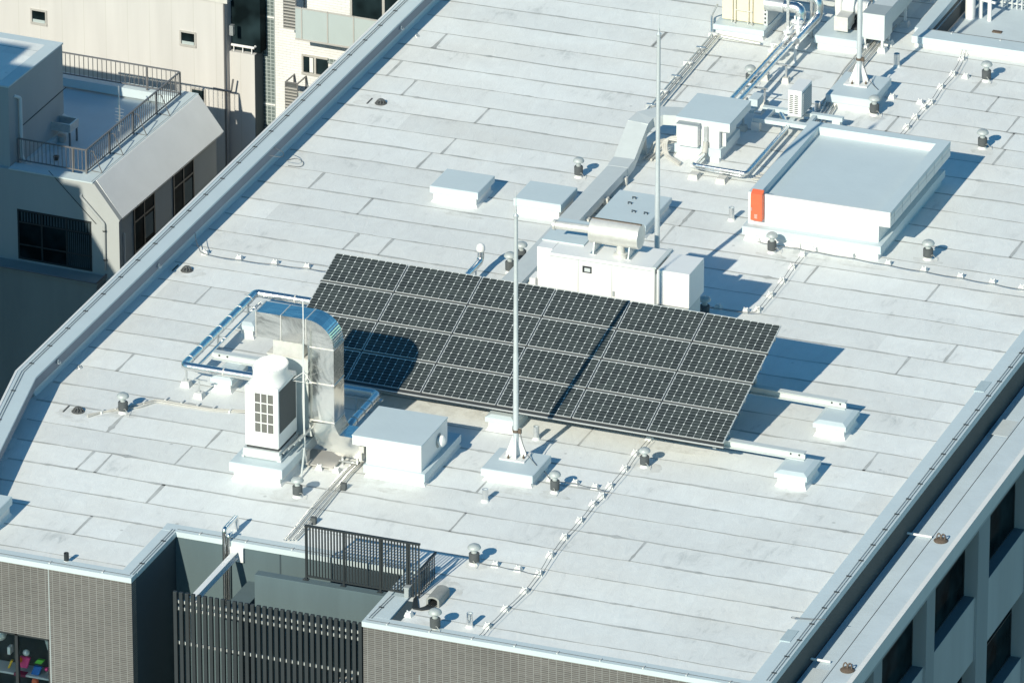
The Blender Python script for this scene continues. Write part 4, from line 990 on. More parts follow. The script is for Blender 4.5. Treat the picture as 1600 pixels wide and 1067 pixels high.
# ================================================================ CONTROL CABIN
t = thing('control_cabin', (.55, 12.2, 0), 'small white cabin with overhanging pale blue roof and wall box on its front', 'cabin')
x0, x1, y0, y1 = -.12, 1.25, 11.45, 13.0
MB().box(x0, x1, y0, y1, 1.0, 1.03).build('roof', 'cap', t)
MB().box(x0+.005, x1-.005, y0+.005, y1-.005, .80, 1.0).build('roof_edge', 'white', t)
MB().box(x0+.01, x1-.27, y0+.01, y1-.3, .3, .80).build('wall', 'white', t)
MB().box(x0-.02, x1-.21, y0-.04, y1-.2, .12, .34).build('plinth_cap', 'cap', t)
MB().frustum((x0+.0, x1-.24, y0-.05, y1-.24), 0, (x0+.04, x1-.28, y0+.02, y1-.26), .12).build('curb', 'white', t)
cb_ = MB().box(x0+.10, x0+.62, y0-.20, y0+.005, .38, .93).build('wall_box', 'concrete' if 0 else 'whitepaint', t, bevel=.008)
MB().box(x0+.14, x0+.155, y0-.204, y0-.198, .55, .68).box(x0+.08, x0+.64, y0-.22, y0-.0, .931, .95).build('box_trim', 'grey', cb_)
MB().tube([(x0+.78, y0-.06, .5), (x0+.78, y0-.08, .25), (x0+.70, y0-.30, .10), (x0+.68, y0-.5, .10)], .07, 10, round_=.12).build('hose', 'conduit', t, smooth=True)
MB().box(x0+.74, x0+.82, y0-.09, y0, .5, .9).build('wall_bracket', 'galv', t)
MB().box(x1-.25, x1-.16, y0+.18, y0+.26, .35, .8).build('post', 'white', t)
# flexible conduits on its left
g = thing('conduit_run', (-.2, 11.2, 0), 'curved ivory hoses looping round the left foot of the small white cabin', 'conduit')
for k in range(3):
    MB().tube([(x0+.1, y0-.12, .55-.05*k), (x0-.14-.04*k, y0-.12, .52-.03*k), (x0-.2-.05*k, y0-.15, .3), (x0-.12-.04*k, y0-.22, .08), (x0+.30, y0-.5-.05*k, .06)], .028, 8, round_=.12).build('hose', 'conduit', g, smooth=True)
for k in range(4):
    MB().tube([(-.75+k*.1, 10.9, .05), (-.72+k*.1, 11.3, .05), (-.66+k*.1, 11.35, .3), (-.45+k*.1, 11.6, .32)], .028, 7, round_=.08).build('conduit', 'conduit', g, smooth=True)

# pipes in a U in front of the cabin
t = thing('pipe_run', (1.2, 11, 0), 'bright pipes bent in a wide U in front of the small white cabin', 'pipe')
for k, (dz, r_) in enumerate(((.26, .055), (.12, .04))):
    MB().tube([(.66+.0*k, 11.2+.05*k, dz), (.66, 10.52+.14*k, dz), (2.02-.12*k, 10.44+.14*k, dz), (2.02-.12*k, 13.5, dz), (1.6, 14.2, dz)], r_, 14, round_=.1).build('pipe', 'chrome', t, smooth=True)
MB().tube([(.5, 10.8, .1), (1.8, 10.75, .1)], .05, 10).build('grey_pipe', 'lightgrey', t, smooth=True)
for xx in (.75, 1.45): MB().frustum((xx-.13, xx+.13, 10.2, 10.5), 0, (xx-.10, xx+.10, 10.23, 10.47), .13).build('foot_block', 'concrete', t)
t = thing('conduit_run', (2.3, 12, 0), 'five parallel conduits along the left side of the large blue roofed box', 'conduit')
for k in range(5):
    MB().tube([(2.1+.02*k, 10.62+.1*k, .07), (2.3+.07*k, 10.62+.1*k, .07), (2.3+.07*k, 13.6, .07), (2.25+.09*k, 14.9, .07), (2.0+.09*k, 17.8, .07), (1.95+.09*k, 21, .07)], .022, 7, round_=.1).build('conduit', ('conduit', 'galv')[k % 2], t, smooth=True)

# rack with small outdoor unit
t = thing('equipment_rack', (2, 14, 0), 'low white steel rack carrying the small outdoor unit', 'rack')
g = MB(); g.box(1.1, 3.15, 13.55, 13.72, .24, .34); g.box(1.1, 3.15, 14.28, 14.42, .24, .34); g.box(1.25, 1.42, 13.72, 14.28, .24, .33); g.box(1.95, 2.08, 13.72, 14.28, .24, .33); g.box(2.4, 2.5, 13.72, 14.28, .24, .33)
g.build('frame', 'cap', t)
for xx, yy in ((1.18, 13.6), (3.0, 13.6), (1.18, 14.32), (3.0, 14.32)):
    MB().box(xx-.1, xx+.1, yy-.08, yy+.1, 0, .24).build('leg', 'white', t)
MB().box(.82, 1.05, 14.05, 14.5, .38, .6).box(.86, 1.0, 13.9, 14.6, .3, .38).build('isolator_box', 'cap', t)
t = thing('outdoor_unit', (2.1, 14.1, .35), 'small white outdoor unit with slotted front on the low rack', 'outdoor unit')
x0, x1, y0, y1 = 1.90, 2.25, 13.84, 14.62
MB().box(x0, x1, y0, y1, .40, 1.08).build('cabinet', 'whitepaint', t, bevel=.015)
MB().box(x0-.02, x1+.04, y0+.05, y0+.1, .345, .40).box(x0-.02, x1+.04, y1-.12, y1-.07, .345, .40).build('foot', 'grey', t)
g = MB()
for c_ in range(2):
    for r_ in range(10): g.box(x0+.04+c_*.13, x0+.13+c_*.13, y0-.003, y0+.002, .48+r_*.05, .505+r_*.05)
g.build('slot', 'collar', t)
MB().box(x1-.002, x1+.02, y0+.07, y1-.07, .46, 1.0).build('fan_grille', 'grey', t)
g = MB()
for k in range(9): g.box(x1+.02, x1+.026, y0+.1, y1-.1, .5+k*.055, .512+k*.055)
g.build('grille_bar', 'lightgrey', t)
MB().tube([(2.55, 14.3, 0), (2.55, 14.3, .42)], .09, 14).build('x', 'chrome') if 0 else None

# ================================================================ LARGE BLUE ROOFED BOX
t = thing('stair_penthouse', (4.8, 9.7, 0), 'large low white box with pale blue roof and a stepped ledge around its foot', 'roof house')
x0, x1, y0, y1, zt = 3.10, 6.61, 7.50, 12.05, 1.16
MB().box(x0, x1-.28, y0, y1-.05, .30, .78).build('wall', 'white', t)
MB().box(x0-.0, x1, y0-.0, y1, .78, .95).build('eaves_wall', 'white', t)
MB().box(x0+.28, x1-.28, y0+.05, y1-.28, .95, .955).build('roof', 'cap', t)
g = MB(); g.box(x0, x0+.28, y0+.01, y1, 1.05, zt); g.box(x0+.28, x1-.28, y1-.28, y1, 1.05, zt); g.box(x1-.28, x1, y0+.01, y1, 1.05, zt); g.build('roof_coping', 'cap', t)
MB().box(x0+.005, x0+.27, y0+.06, y1-.005, .95, 1.05).box(x0+.27, x1-.27, y1-.27, y1-.005, .95, 1.05).box(x1-.27, x1-.005, y0+.06, y1-.005, .95, 1.05).build('roof_parapet', 'white', t)
MB().box(x0, x1, y0-.004, y0+.05, .95, zt-.004).build('front_fascia', 'white', t)
g = MB(); 
g.frustum((3.03, 6.46, 7.28, y1+.1), .16, (3.03, 6.46, 7.28, y1+.1), .36); g.build('ledge', 'cap', t)
MB().frustum((3.06, 6.40, 7.30, y1+.05), 0, (3.10, 6.38, 7.34, y1+.02), .16).build('curb', 'white', t)
g = MB()
for k in range(7): g.box(x1-.004, x1+.002, y0+.3+k*.6, y0+.31+k*.6, .79, 1.1)
g.build('panel_joint', 'grey', t)
t = thing('alarm_box', (3.2, 7.45, .4), 'orange red cabinet hung on the front left corner of the large blue roofed box', 'cabinet')
a, b = atY(1171.5, 345, 7.30), atY(1190, 304, 7.30)
MB().box(a.x, b.x, 7.34, 7.495, a.z+.0, b.z-.04).prism([(a.x, 7.34, b.z-.04), (a.x, 7.495, b.z-.04), (a.x, 7.495, b.z+.03)], (b.x-a.x, 0, 0)).build('case', 'red', t, bevel=.006)
MB().box(a.x+.005, b.x-.005, 7.333, 7.339, a.z+.02, b.z-.05).build('door', 'red', t)
MB().box(a.x+.02, a.x+.035, 7.326, 7.333, a.z+.25, a.z+.33).build('handle', 'grey', t)
g = MB()
for k in range(4): g.box(a.x+.10, a.x+.17, 7.3305, 7.3325, a.z+.07+k*.028, a.z+.078+k*.028)
g.build('notice_lines', 'white', t)

# ================================================================ TOP RIGHT PLANT
t = thing('pipe_run', (.5, 16, 0), 'pair of bright insulated pipes climbing the roof from the small cabin to the valves', 'pipe')
for k in (0, 1):
    x = .40+.21*k
    MB().tube([(x+.1, 12.6, .55), (x, 14, .55), (x, 18.2-.1*k, .55)], .06, 14).build('pipe', 'chrome', t, smooth=True)
for y in (13.5, 15.1, 16.7):
    MB().box(.30, .95, y-.02, y+.02, .44, .48).box(.86, .90, y-.02, y+.02, .1, .46).box(.32, .36, y-.02, y+.02, .1, .46).build('support_bracket', 'galv', t)
    for xx in (.88, .34): MB().frustum((xx-.1, xx+.1, y-.1, y+.1), 0, (xx-.07, xx+.07, y-.07, y+.07), .14).build('foot_block', 'concrete', t)
# valves
t = thing('valve_set', (.35, 18.4, 0), 'cluster of white valves and bolted flanges where the bright pipes meet', 'valves')
for (x, y, z, r_, h) in ((.40, 18.2, .45, .10, .28), (.62, 18.35, .5, .08, .34), (.18, 17.7, .2, .11, .2), (.5, 18.7, .5, .09, .3), (.33, 18.95, .45, .08, .25)):
    MB().lathe([(r_, 0), (r_*1.25, .02), (r_*1.25, .05), (r_*.7, .07), (r_*.7, h-.05), (r_*1.2, h-.04), (r_*1.2, h), (r_*.3, h+.02), (r_*.3, h+.12)], (x, y, z), 14).build('valve', 'whitepaint', t, smooth=True)
MB().box(.05, .75, 17.9, 18.05, .4, .46).box(.0, .5, 18.9, 19.1, .2, .26).box(.1, .15, 17.95, 18.0, 0, .4).box(.65, .7, 17.95, 18.0, 0, .4).build('bracket', 'white', t)
# silver elbows from the cream cabinet
t = thing('pipe_elbows', (.3, 19.3, 0), 'two thick silver pipes leaving the cream cabinet and elbowing downwards', 'pipe')
for k, (y, z, r_, xe) in enumerate(((19.25, .92, .14, .38), (19.75, 1.02, .12, .68))):
    MB().tube([(-.55, y, z), (-.05, y, z)], r_*1.25, 18).build('thick_pipe', 'galv', t, smooth=True)
    MB().tube([(-.05, y, z), (xe, y, z), (xe, y-.05, .55), (xe-.02, 18.0, .55)], r_, 16, round_=.2).build('pipe', 'chrome', t, smooth=True)
MB().box(.05, .12, 19.1, 19.17, 0, 1.6).box(.5, .56, 19.6, 19.66, 0, 1.5).build('post', 'galv', t)
t = thing('pipe_elbows', (.9, 20.4, 0), 'white pipe bending down to the roof behind the silver elbows', 'pipe')
MB().tube([(-.3, 20.6, 1.1), (.95, 20.55, 1.05), (.95, 20.5, .1)], .11, 14, round_=.2).build('pipe', 'whitepaint', t, smooth=True)
MB().tube([(.0, 21.2, .9), (1.6, 21.3, .9), (2.2, 21.3, .3)], .07, 12, round_=.15).build('silver_pipe', 'galv', t, smooth=True)
MB().frustum((.8, 1.1, 20.35, 20.65), 0, (.84, 1.06, 20.4, 20.6), .16).build('foot_block', 'concrete', t)
# cream cabinet
t = thing('cream_cabinet', (-1.2, 19.6, .25), 'tall cream cabinet with a ladder frame on its front, cut off by the upper edge', 'cabinet')
x0, x1 = -1.72, -.62
MB().box(x0, x1, 19.35, 20.9, .30, 2.3).build('casing', 'cream', t, bevel=.01)
MB().box(x1, x1+.10, 19.33, 20.95, .28, 2.3).build('side_frame', 'lightgrey', t)
g = MB()
for k in range(18): g.box(x1+.02, x1+.06, 19.32, 19.33, .34+k*.11, .39+k*.11)
g.build('side_slot', 'dark', t)
g = MB()
for xx in (x0+.28, x0+.36, x0+.70, x0+.80): g.tube([(xx, 19.27, .26), (xx, 19.27, 2.3)], .014, 6)
for zz in (.62, 1.0, 1.4, 1.8): g.tube([(x0+.36, 19.27, zz), (x0+.80, 19.27, zz)], .012, 6)
g.build('ladder', 'concrete', t)
g = MB()
for xx in (x0+.36, x0+.82): g.box(xx-.03, xx+.03, 19.2, 19.3, .25, .30)
g.build('bracket', 'sidewall', t)
plinth('cabinet_plinth', 0, 0, 0, .27, .14, .06, 'capped plinth carrying the tall cream cabinet', 'plinth', 'unit plinths', r=(-1.83, -.50, 19.0, 21.2))
# blower
plinth('blower_plinth', 0, 0, 0, .36, .2, .07, 'large capped plinth carrying the grey blower', 'plinth', 'unit plinths', r=(.82, 1.98, 19.0, 20.9))
t = thing('blower', (1.5, 19.9, .36), 'snail shaped grey blower with ribbed white hose at the top of the roof', 'blower')
cx, cy, cz = 1.42, 20.05, .82
g = MB(); pth = []
for k in range(0, 300, 15):
    a = R(-120-k); r_ = .28+.10*k/300; pth.append((cx-.14, cy+r_*math.cos(a), cz+r_*math.sin(a)))
pth += [(cx-.14, cy-.55, cz-.30), (cx-.14, cy-.50, cz-.42)]
g.prism(pth, (.30, 0, 0)); g.build('scroll_housing', 'lightgrey', t)
g = MB(); g.box(cx-.16, cx+.16, cy-.75, cy-.2, cz-.36, cz-.02); g.box(cx-.18, cx+.18, cy-.78, cy-.74, cz-.38, cz+.0); g.build('outlet', 'concrete', t, bevel=.01)
g = MB(); pr = [(.20, 0)]
for k in range(8): pr += [(.20, .02+k*.035), (.17, .037+k*.035)]
g.lathe(pr+[(.18, .31)], (cx+.16, cy, cz), 20, axis='x'); g.build('flexible_hose', 'whitepaint', t, smooth=True)
MB().box(cx-.25, cx+.3, cy-.4, cy+.4, .365, .42).box(cx+.05, cx+.2, cy-.12, cy+.12, .42, .66).build('base_frame', 'dark', t)
# grey box duct
t = thing('duct_box', (2.3, 19.7, 0), 'plain light grey box duct on legs right of the far mast', 'air duct')
x0, x1 = 1.95, 2.53
MB().box(x0, x1, 19.36, 19.98, .30, .98).build('box', 'lightgrey', t, bevel=.008)
MB().box(x0+.05, x1-.03, 19.98, 24.5, .50, .96).build('duct', 'lightgrey', t, bevel=.006)
MB().box(x0, x1, 19.36, 19.99, .981, .99).build('lid', 'grey', t)
for xx, yy in ((x1-.06, 19.40), (x1-.06, 19.9), (x0+.06, 19.4), (x1-.06, 21.2), (x1-.06, 23)):
    MB().box(xx-.03, xx+.03, yy-.03, yy+.03, .12, .5).build('leg', 'white', t)
    MB().frustum((xx-.12, xx+.12, yy-.12, yy+.12), 0, (xx-.08, xx+.08, yy-.08, yy+.08), .13).build('foot_block', 'block', t)
t = thing('roof_pipes', (1.6, 22, 0), 'row of ivory pipes passing behind the blower', 'pipe')
for k in range(5): MB().tube([(1.35+.16*k, 20.9, .5), (1.35+.16*k, 24.5, .55)], .05, 10).build('pipe', ('whitepaint', 'conduit')[k % 2], t, smooth=True)
for k in range(3): MB().tube([(-.2+.3*k, 21.7, .3), (-.2+.3*k, 25, .4)], .06, 10).build('pipe', ('chrome', 'conduit')[k % 2], t, smooth=True)
MB().box(-.4, 2.3, 21.9, 22.0, .1, .25).build('bracket', 'galv', t)

# sunken roof at the upper right
t = thing('sunken_roof', (7, 24, -1), 'sunken roof behind a pale blue coping at the upper right corner', 'roof')
ZR = -.42
MB().box(3.3, 14, 20.5, 42, ZR-.2, ZR).build('floor', 'ledge', t)
g = MB(); g.box(3.05, XR+.05, 19.95, 20.5, .12, .30); g.box(2.95, 3.27, 20.5, 42, .12, .30); g.build('coping', 'cap', t)
MB().box(3.12, XR, 20.0, 20.45, ZR, .12).box(3.0, 3.25, 20.45, 42, ZR, .12).build('parapet_wall', 'white', t)
MB().box(3.251, 3.262, 20.5, 42, ZR, .11).build('inner_wall', 'charcoalwall', t)
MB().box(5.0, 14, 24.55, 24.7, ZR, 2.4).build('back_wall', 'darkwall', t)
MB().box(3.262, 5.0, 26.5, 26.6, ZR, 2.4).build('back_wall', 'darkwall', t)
t = thing('louvre_screen', (5, 24.4, ZR), 'tall white barred screen at the upper right corner', 'fence')
for k in range(22): MB().box(4.05+k*.13, 4.08+k*.13, 24.2, 24.25, ZR, 1.8).build('bar', 'lightgrey', t)
MB().box(4.0, 7, 24.25, 24.27, ZR+.1, ZR+.14).build('rail', 'lightgrey', t)
q = at(1516, 28, ZR); o = MB().tube([(q.x, q.y, ZR), (q.x, q.y, 3)], .13, 18); tag(o.build('white_post', 'whitepaint', smooth=True), 'thick round white post standing on the sunken roof', 'post')
t = thing('pipe_stand', at(1540, 32, ZR), 'H shaped stand of white pipes on the sunken roof', 'pipe stand')
a, b = at(1532, 28, ZR), at(1546, 33, ZR)
for q in (a, b): MB().tube([(q.x, q.y, ZR), (q.x, q.y, ZR+.62)], .055, 12).build('post', 'whitepaint', t, smooth=True)
MB().tube([(a.x-.15, a.y, ZR+.5), (b.x+.15, b.y, ZR+.5)], .035, 10).tube([(b.x, b.y, ZR+.6), (b.x+.1, b.y+.5, ZR+.75)], .04, 10).build('crossbar', 'whitepaint', t, smooth=True)
q = at(1558, 51, ZR); tag(MB().box(q.x-.12, q.x+.12, q.y-.06, q.y+.06, ZR, ZR+.03).build('drain_plate', 'rust'), 'small rusty plate on the sunken roof floor', 'plate')

# ================================================================ LIGHTNING CONDUCTORS
def blockproto(q, lab, grp):
    t = thing('conductor_block', (q.x, q.y, 0), lab, 'concrete block', grp)
    MB().frustum((q.x-.09, q.x+.09, q.y-.08, q.y+.08), 0, (q.x-.055, q.x+.055, q.y-.05, q.y+.05), .10).build('block', 'block', t, bevel=.006)
    MB().box(q.x-.05, q.x-.03, q.y-.01, q.y+.01, .106, .13).box(q.x+.03, q.x+.05, q.y-.01, q.y+.01, .106, .13).box(q.x-.05, q.x+.05, q.y-.012, q.y+.012, .098, .108).build('wire_clip', 'whitepaint', t)
    return t
bp_ = None
ORD = ['first', 'second', 'third', 'fourth', 'fifth', 'sixth', 'seventh', 'eighth', 'ninth', 'tenth', 'eleventh', 'twelfth', 'thirteenth']
def blocks(pts, lab, grp):
    global bp_
    lab0 = lab
    for n__, (px, py) in enumerate(pts):
        q = at(px, py); lab = lab0.replace('#', ORD[n__])
        if bp_ is None: bp_ = blockproto(q, lab, grp)
        else:
            c = copy_tree(bp_, (q.x, q.y, 0), lab, grp); c.rotation_euler.z = random.uniform(-.15, .15)
rowA1 = [(1503,94),(1489,118),(1470,138),(1454,162),(1444,170),(1430,185),(1417,201)]
rowA2 = [(1254,400),(1238,419),(1222,441),(1204,463),(1184,486)]
rowA3 = [(1015,687),(993,710),(976,734),(953,761),(940,777),(927,789),(906,815),(882,841),(860,869),(842,898),(820,925),(790,953),(762,980)]
rowB1 = [(321,397),(374,406),(430,413),(480,419)]
rowB2 = [(1122,482),(1165,488)]
rowB3 = [(1272,393),(1330,403),(1388,414),(1444,424),(1501,434),(1551,443),(1597,452)]
blocks(rowA1, '# white block from the sunken roof coping on the upper double wire run', 'blocks of the upper right wire run')
blocks(rowA2, '# white block from the large blue roofed box on the wires towards the generator shadow', 'blocks of the middle wire run')
blocks(rowA3, '# white block from the solar array on the double wires to the tiled front', 'blocks of the lower wire run')
blocks(rowB1, '# white block from the left parapet on the wire to the solar array', 'blocks of the left single wire')
blocks(rowB2, '# white block from the generator on the wire inside its shadow', 'blocks in the generator shadow')
blocks(rowB3, '# white block from the large blue roofed box on the wire to the right edge', 'blocks of the right single wire')
blocks([(860,751),(899,756.5),(930,763)], '# white block counted from the left beside the vent at the nearest mast plinth', 'blocks at the nearest mast')
blocks([(774,884),(810,891)], '# white block to the right of the vent in the railing shadow', 'blocks by the railing shadow')
blocks([(1509,122),(1438,162),(1394,154)], '# white block from the right on the side wires near the far mast', 'blocks near the far mast')
blocks([(499,733),(526,737)], '# white block from the left in front of the lower bend of the bright duct', 'blocks by the bright duct')
blocks([(639,962)], 'single white block beside the coping block at the end of the railing', None)
blocks([(1184,378),(1247,388)], '# white block from the left at the front ledge of the large blue roofed box', 'blocks at the blue roofed box')
def cable(pts, lab, r_=.009, z=.125, mat='wire', sag=0.0):
    P_ = [at(*p, z) if len(p) == 2 else Vector(p) for p in pts]
    out = []
    for i in range(len(P_)-1):
        n_ = 4
        for k in range(n_):
            q = P_[i].lerp(P_[i+1], k/n_); q.z -= sag*math.sin(math.pi*k/n_)*1.0; q.x += random.uniform(-.006, .006); out.append(q)
    out.append(P_[-1])
    return out
def shifted(pts, dx): return [(a+dx, b) for a, b in pts]
for nm, rw_ in (('upper right', [(1510,57)]+rowA1+[(1407,212)]), ('middle', rowA2), ('lower', rowA3+[(752,992)])):
    t = thing('conductor_wire', at(*rw_[0], .1), 'two thin parallel wires resting on the '+nm+' row of white blocks', 'wire', 'double wire runs')
    for dx in (-3.2, 3.2): MB().tube(cable([p for p in shifted(rw_, dx)], '', sag=.02, z=.11), .0065, 4).build('wire', 'wire', t)
for nm, pts in (('from the left parapet to the solar array', [(308,380),(313,393)]+rowB1+[(515,424)]), ('from the large blue roofed box to the right roof edge', [(1184,378),(1247,388)]+rowB3+[(1620,456)]), ('across the generator shadow', [(1100,478)]+rowB2+[(1184,486)]),
    ('from the nearest mast to the lower wire run', [(838,716),(860,749),(899,755),(930,762),(945,765)]), ('from the railing vent towards the lower wire run', [(745,878),(774,883),(810,890),(840,897)])):
    t = MB().tube(cable(pts, '', sag=.02), .009, 4).build('conductor_wire', 'wire'); tag(t, 'single thin wire running '+nm, 'wire', None)
# parapet conductors with clamps
def edge_run(pts3, step, lab, grp=None, pair=.06, zoff=.016):
    t = thing('parapet_conductor', pts3[0], lab, 'wire', grp)
    P_ = [Vector(p) for p in pts3]
    d0 = (P_[-1]-P_[0]).normalized(); s = Vector((-d0.y, d0.x, 0))*pair/2
    for sg in ((1, -1) if pair else (0,)): MB().tube([p+s*sg+Vector((0, 0, zoff)) for p in P_], .0065, 4).build('wire', 'wire', t)
    for i in range(len(P_)-1):
        a, b = P_[i], P_[i+1]; L_ = (b-a).length; n_ = max(1, int(L_/step)); u = (b-a).normalized(); v = Vector((-u.y, u.x, 0))
        for k in range(n_):
            c = a+u*(k+.5)*L_/n_
            MB().bar(c-v*.055, c+v*.055, .028, zoff*2, up=(0,0,1)).build('clamp', 'black' if pair else 'block', t)
    return t
edge_run([(-9.25, 30, PH), (-9.26, -6.7, PH), (-8.85, -8.65, PH), (-7.46, -15.1, PH)], 1.0, 'pair of thin wires clamped along the top of the left parapet')
edge_run([(11.16, 18.5, .09), (11.16, FR_+.3, .09)], .82, 'pair of thin wires clamped along the right roof edge')
edge_run([(-7.1, FL_+.06, .052), (RX0-.06, FL_+.06, .052)], 1.0, 'single wire along the coping of the left tiled front', pair=0, zoff=.02)
edge_run([(RX0-.05, FL_+.12, .052), (RX0-.06, RB+.05, .052)], .9, 'pair of wires along the coping of the left recess wall')
edge_run([(RX0+.02, RB+.07, .057), (RX1, RB+.07, .057)], 1.0, 'single wire along the coping behind the recess', pair=0, zoff=.02)
edge_run([(RX1+.06, FR_+.05, .054), (10.9, FR_+.05, .054)], .92, 'single wire along the coping of the right tiled front', pair=0, zoff=.02)
edge_run([(RX1+.10, FR_+.15, .054), (RX1+.16, -13.3, .054)], .6, 'short pair of wires on the coping block right of the recess')
edge_run([(3.3, 20.47, .30), (10.9, 20.47, .30)], 1.1, 'wire along the inner coping edge of the sunken roof', pair=0, zoff=.02)
# loose wire loops
for pts, z, lb in (([(411,227),(428,231),(444,238),(442,247),(421,243)], .5, 'loose wire loop lying on the left parapet coping'), ([(448,251),(462,247),(475,253),(472,262),(450,259)], .02, 'loose wire loop on the roof beside the left parapet'), ([(1290,967),(1262,966),(1237,963),(1236,965),(1272,968)], .1, 'loose wire loop at the lower right roof edge'), ([(296,352),(304,360),(307,380),(312,390)], .3, 'short wire dropping from the left parapet to the roof')):
    o = MB().tube([at(x, y, z) for x, y in pts], .007, 4, round_=.25).build('wire_loop', 'wire' if 1 else 0); tag(o, lb, 'wire')

# ================================================================ RAILING AND LOUVRE SCREEN AT THE RECESS
t = thing('black_railing', (1.4, -13.1, 0), 'black barred steel railing on the recess wall, casting a striped shadow', 'railing')
ry = -13.08; rx0, rx1 = .22, 2.60; rz = 1.30
MB().box(rx0-.03, rx1+.25, ry-.03, ry+.03, rz-.04, rz).build('top_rail', 'black', t)
MB().box(rx0, rx1, ry-.018, ry+.018, .06, .10).build('bottom_rail', 'black', t)
n_ = 38
for i in range(n_):
    xx = rx0+.02+(rx1-rx0+.2)*i/(n_-1)
    MB().box(xx-.0145, xx+.0145, ry-.0145, ry+.0145, .06 if xx < rx1 else -.02, rz-.04).build('bar', 'black', t)
for xx in (rx0, rx0+.87, rx0+1.72, rx1-.04):
    MB().box(xx-.022, xx+.022, ry-.025, ry+.025, .0, rz-.04).box(xx-.07, xx+.05, ry-.06, ry+.04, -.008, .012).build('post', 'black', t)
# side return of the railing
for i in range(10):
    yy = ry+.1+i*.095
    MB().box(rx1+.19, rx1+.208, yy, yy+.018, .0, .58).build('bar', 'black', t)
MB().box(rx1+.17, rx1+.22, ry+.05, ry+1.05, .58, .62).build('side_rail', 'black', t)
# arched white cable entry hood
t = thing('cable_hood', at(680, 940), 'white arched cable entry hood right of the railing', 'hood')
q = at(676, 948); prof = []
for a in range(0, 181, 15): prof.append((q.x+.15*math.cos(R(a)), q.y, .15+.09*math.sin(R(a))))
outer = [(q.x+.15, q.y, 0)]+prof+[(q.x-.15, q.y, 0)]
inner = [(q.x-.105, q.y, 0)]+[(q.x+.105*math.cos(R(180-a)), q.y, .14+.06*math.sin(R(180-a))) for a in range(0, 181, 15)]+[(q.x+.105, q.y, 0)]
g = MB(); n1 = len(outer); ring = outer+inner
k_ = len(outer)
vs = [Vector(p) for p in outer]+[Vector(p) for p in inner[::-1]]; vs2 = [v+Vector((0, .62, 0)) for v in vs]
fs = []
for i in range(k_-1): fs += [(i, i+1, k_+i+1, k_+i), (2*k_+i+1, 2*k_+i, 3*k_+i, 3*k_+i+1), (i+1, i, 2*k_+i, 2*k_+i+1), (k_+i, k_+i+1, 3*k_+i+1, 3*k_+i)]
g.add(vs+vs2, fs); g.build('hood_shell', 'weathered', t)
MB().box(q.x-.12, q.x+.12, q.y+.6, q.y+.61, 0, .2).build('end_plate', 'black', t)
g = MB()
for k in range(6): g.tube([(q.x-.09+k*.035, q.y+.5, .08), (q.x-.12+k*.035, q.y-.1, .03), (q.x-.35+k*.03, q.y-.3, .02), (2.75, -13.2+.03*k, .03)], .014, 5, round_=.1)
g.build('cable', 'black', t)

t = thing('louvre_screen', (0, -14.6, -3), 'tall dark screen of upright square bars closing the recess', 'screen')
lx0, lx1 = -2.25, 2.12; n_ = 32
for i in range(n_):
    xx = lx0+.05+(lx1-lx0-.09)*i/(n_-1)
    MB().box(xx-.041, xx+.041, -14.66, -14.585, -9, .0).build('upright_bar', 'screenbar', t, bevel=.004)
for zz in (-.26, -.42, -1.24, -2.6, -4.0): MB().box(lx0+.05, lx1-.05, -14.583, -14.54, zz-.035, zz+.035).build('cross_rail', 'lightgrey', t)
t = thing('steel_brace', (-1.9, -13, -.3), 'white I section brace from the recess back wall to the dark barred screen', 'beam')
MB().bar((-1.86, RB-.08, -.16), (-1.86, -14.50, -.16), .13, .02).bar((-1.86, RB-.08, -.30), (-1.86, -14.50, -.30), .13, .02).bar((-1.86, RB-.08, -.23), (-1.86, -14.50, -.23), .012, .12).build('beam', 'whitepaint', t)
MB().box(-1.98, -1.68, RB-.075, RB-.003, -.40, -.06).build('wall_plate', 'whitepaint', t)
MB().box(-1.90, -1.82, -14.52, -14.45, -1.2, -.32).build('post', 'whitepaint', t)
t = thing('downpipe', (-2.15, RB, 0), 'shiny steel pipe coming over the coping and down the recess back wall', 'pipe')
MB().tube([(-2.12, RB+.65, .0), (-2.12, RB+.65, .33), (-2.12, RB-.06, .33), (-2.12, RB-.06, -3.0)], .05, 12, round_=.07).tube([(-2.02, RB+.1, .2), (-2.02, RB-.06, .2), (-2.02, RB-.06, -3)], .035, 10, round_=.05).build('pipe', 'chrome', t, smooth=True)

# display items behind the window, bottom left
def prop(px, py, wd, ht, mat, lab, nm='display_item', y=None, shape='box'):
    y = y or FL_+.34; q = atY(px, py, y); g = MB()
    if shape == 'box': g.box(q.x-wd/2, q.x+wd/2, y-.08, y+.08, q.z-ht/2, q.z+ht/2)
    elif shape == 'book': g.prism([(q.x-wd/2, y, q.z-ht/2), (q.x+wd/2, y, q.z-ht/2), (q.x+wd/2+.08, y, q.z+ht/2), (q.x-wd/2+.08, y, q.z+ht/2)], (0, .06, 0))
    elif shape == 'ball': g.lathe([(wd/2*math.sin(R(a)), -wd/2*math.cos(R(a))) for a in range(0, 181, 20)], q, 12)
    return tag(g.build(nm, mat, smooth=(shape == 'ball')), lab, 'display item', 'things in the display window')
for nm_, c_ in (('pink', (.75, .08, .25)), ('blue', (.03, .16, .5)), ('green', (.12, .5, .06)), ('orange', (.85, .22, .04)), ('yellow', (.8, .5, .05)), ('maroon', (.25, .03, .08))): M[nm_] = paint(nm_+'_plastic', c_, .5, bump=0)
prop(34, 1034, .24, .26, 'pink', 'bright pink frame shaped item in the display window', shape='book'); prop(41, 1019, .15, .1, 'white', 'white and pink soft toy on top of the pink item in the window', shape='ball')
prop(30, 1030, .15, .15, 'orange', 'round orange item in the display window', shape='ball', y=FL_+.28); prop(54, 1047, .18, .20, 'blue', 'blue and white box in the display window', shape='book')
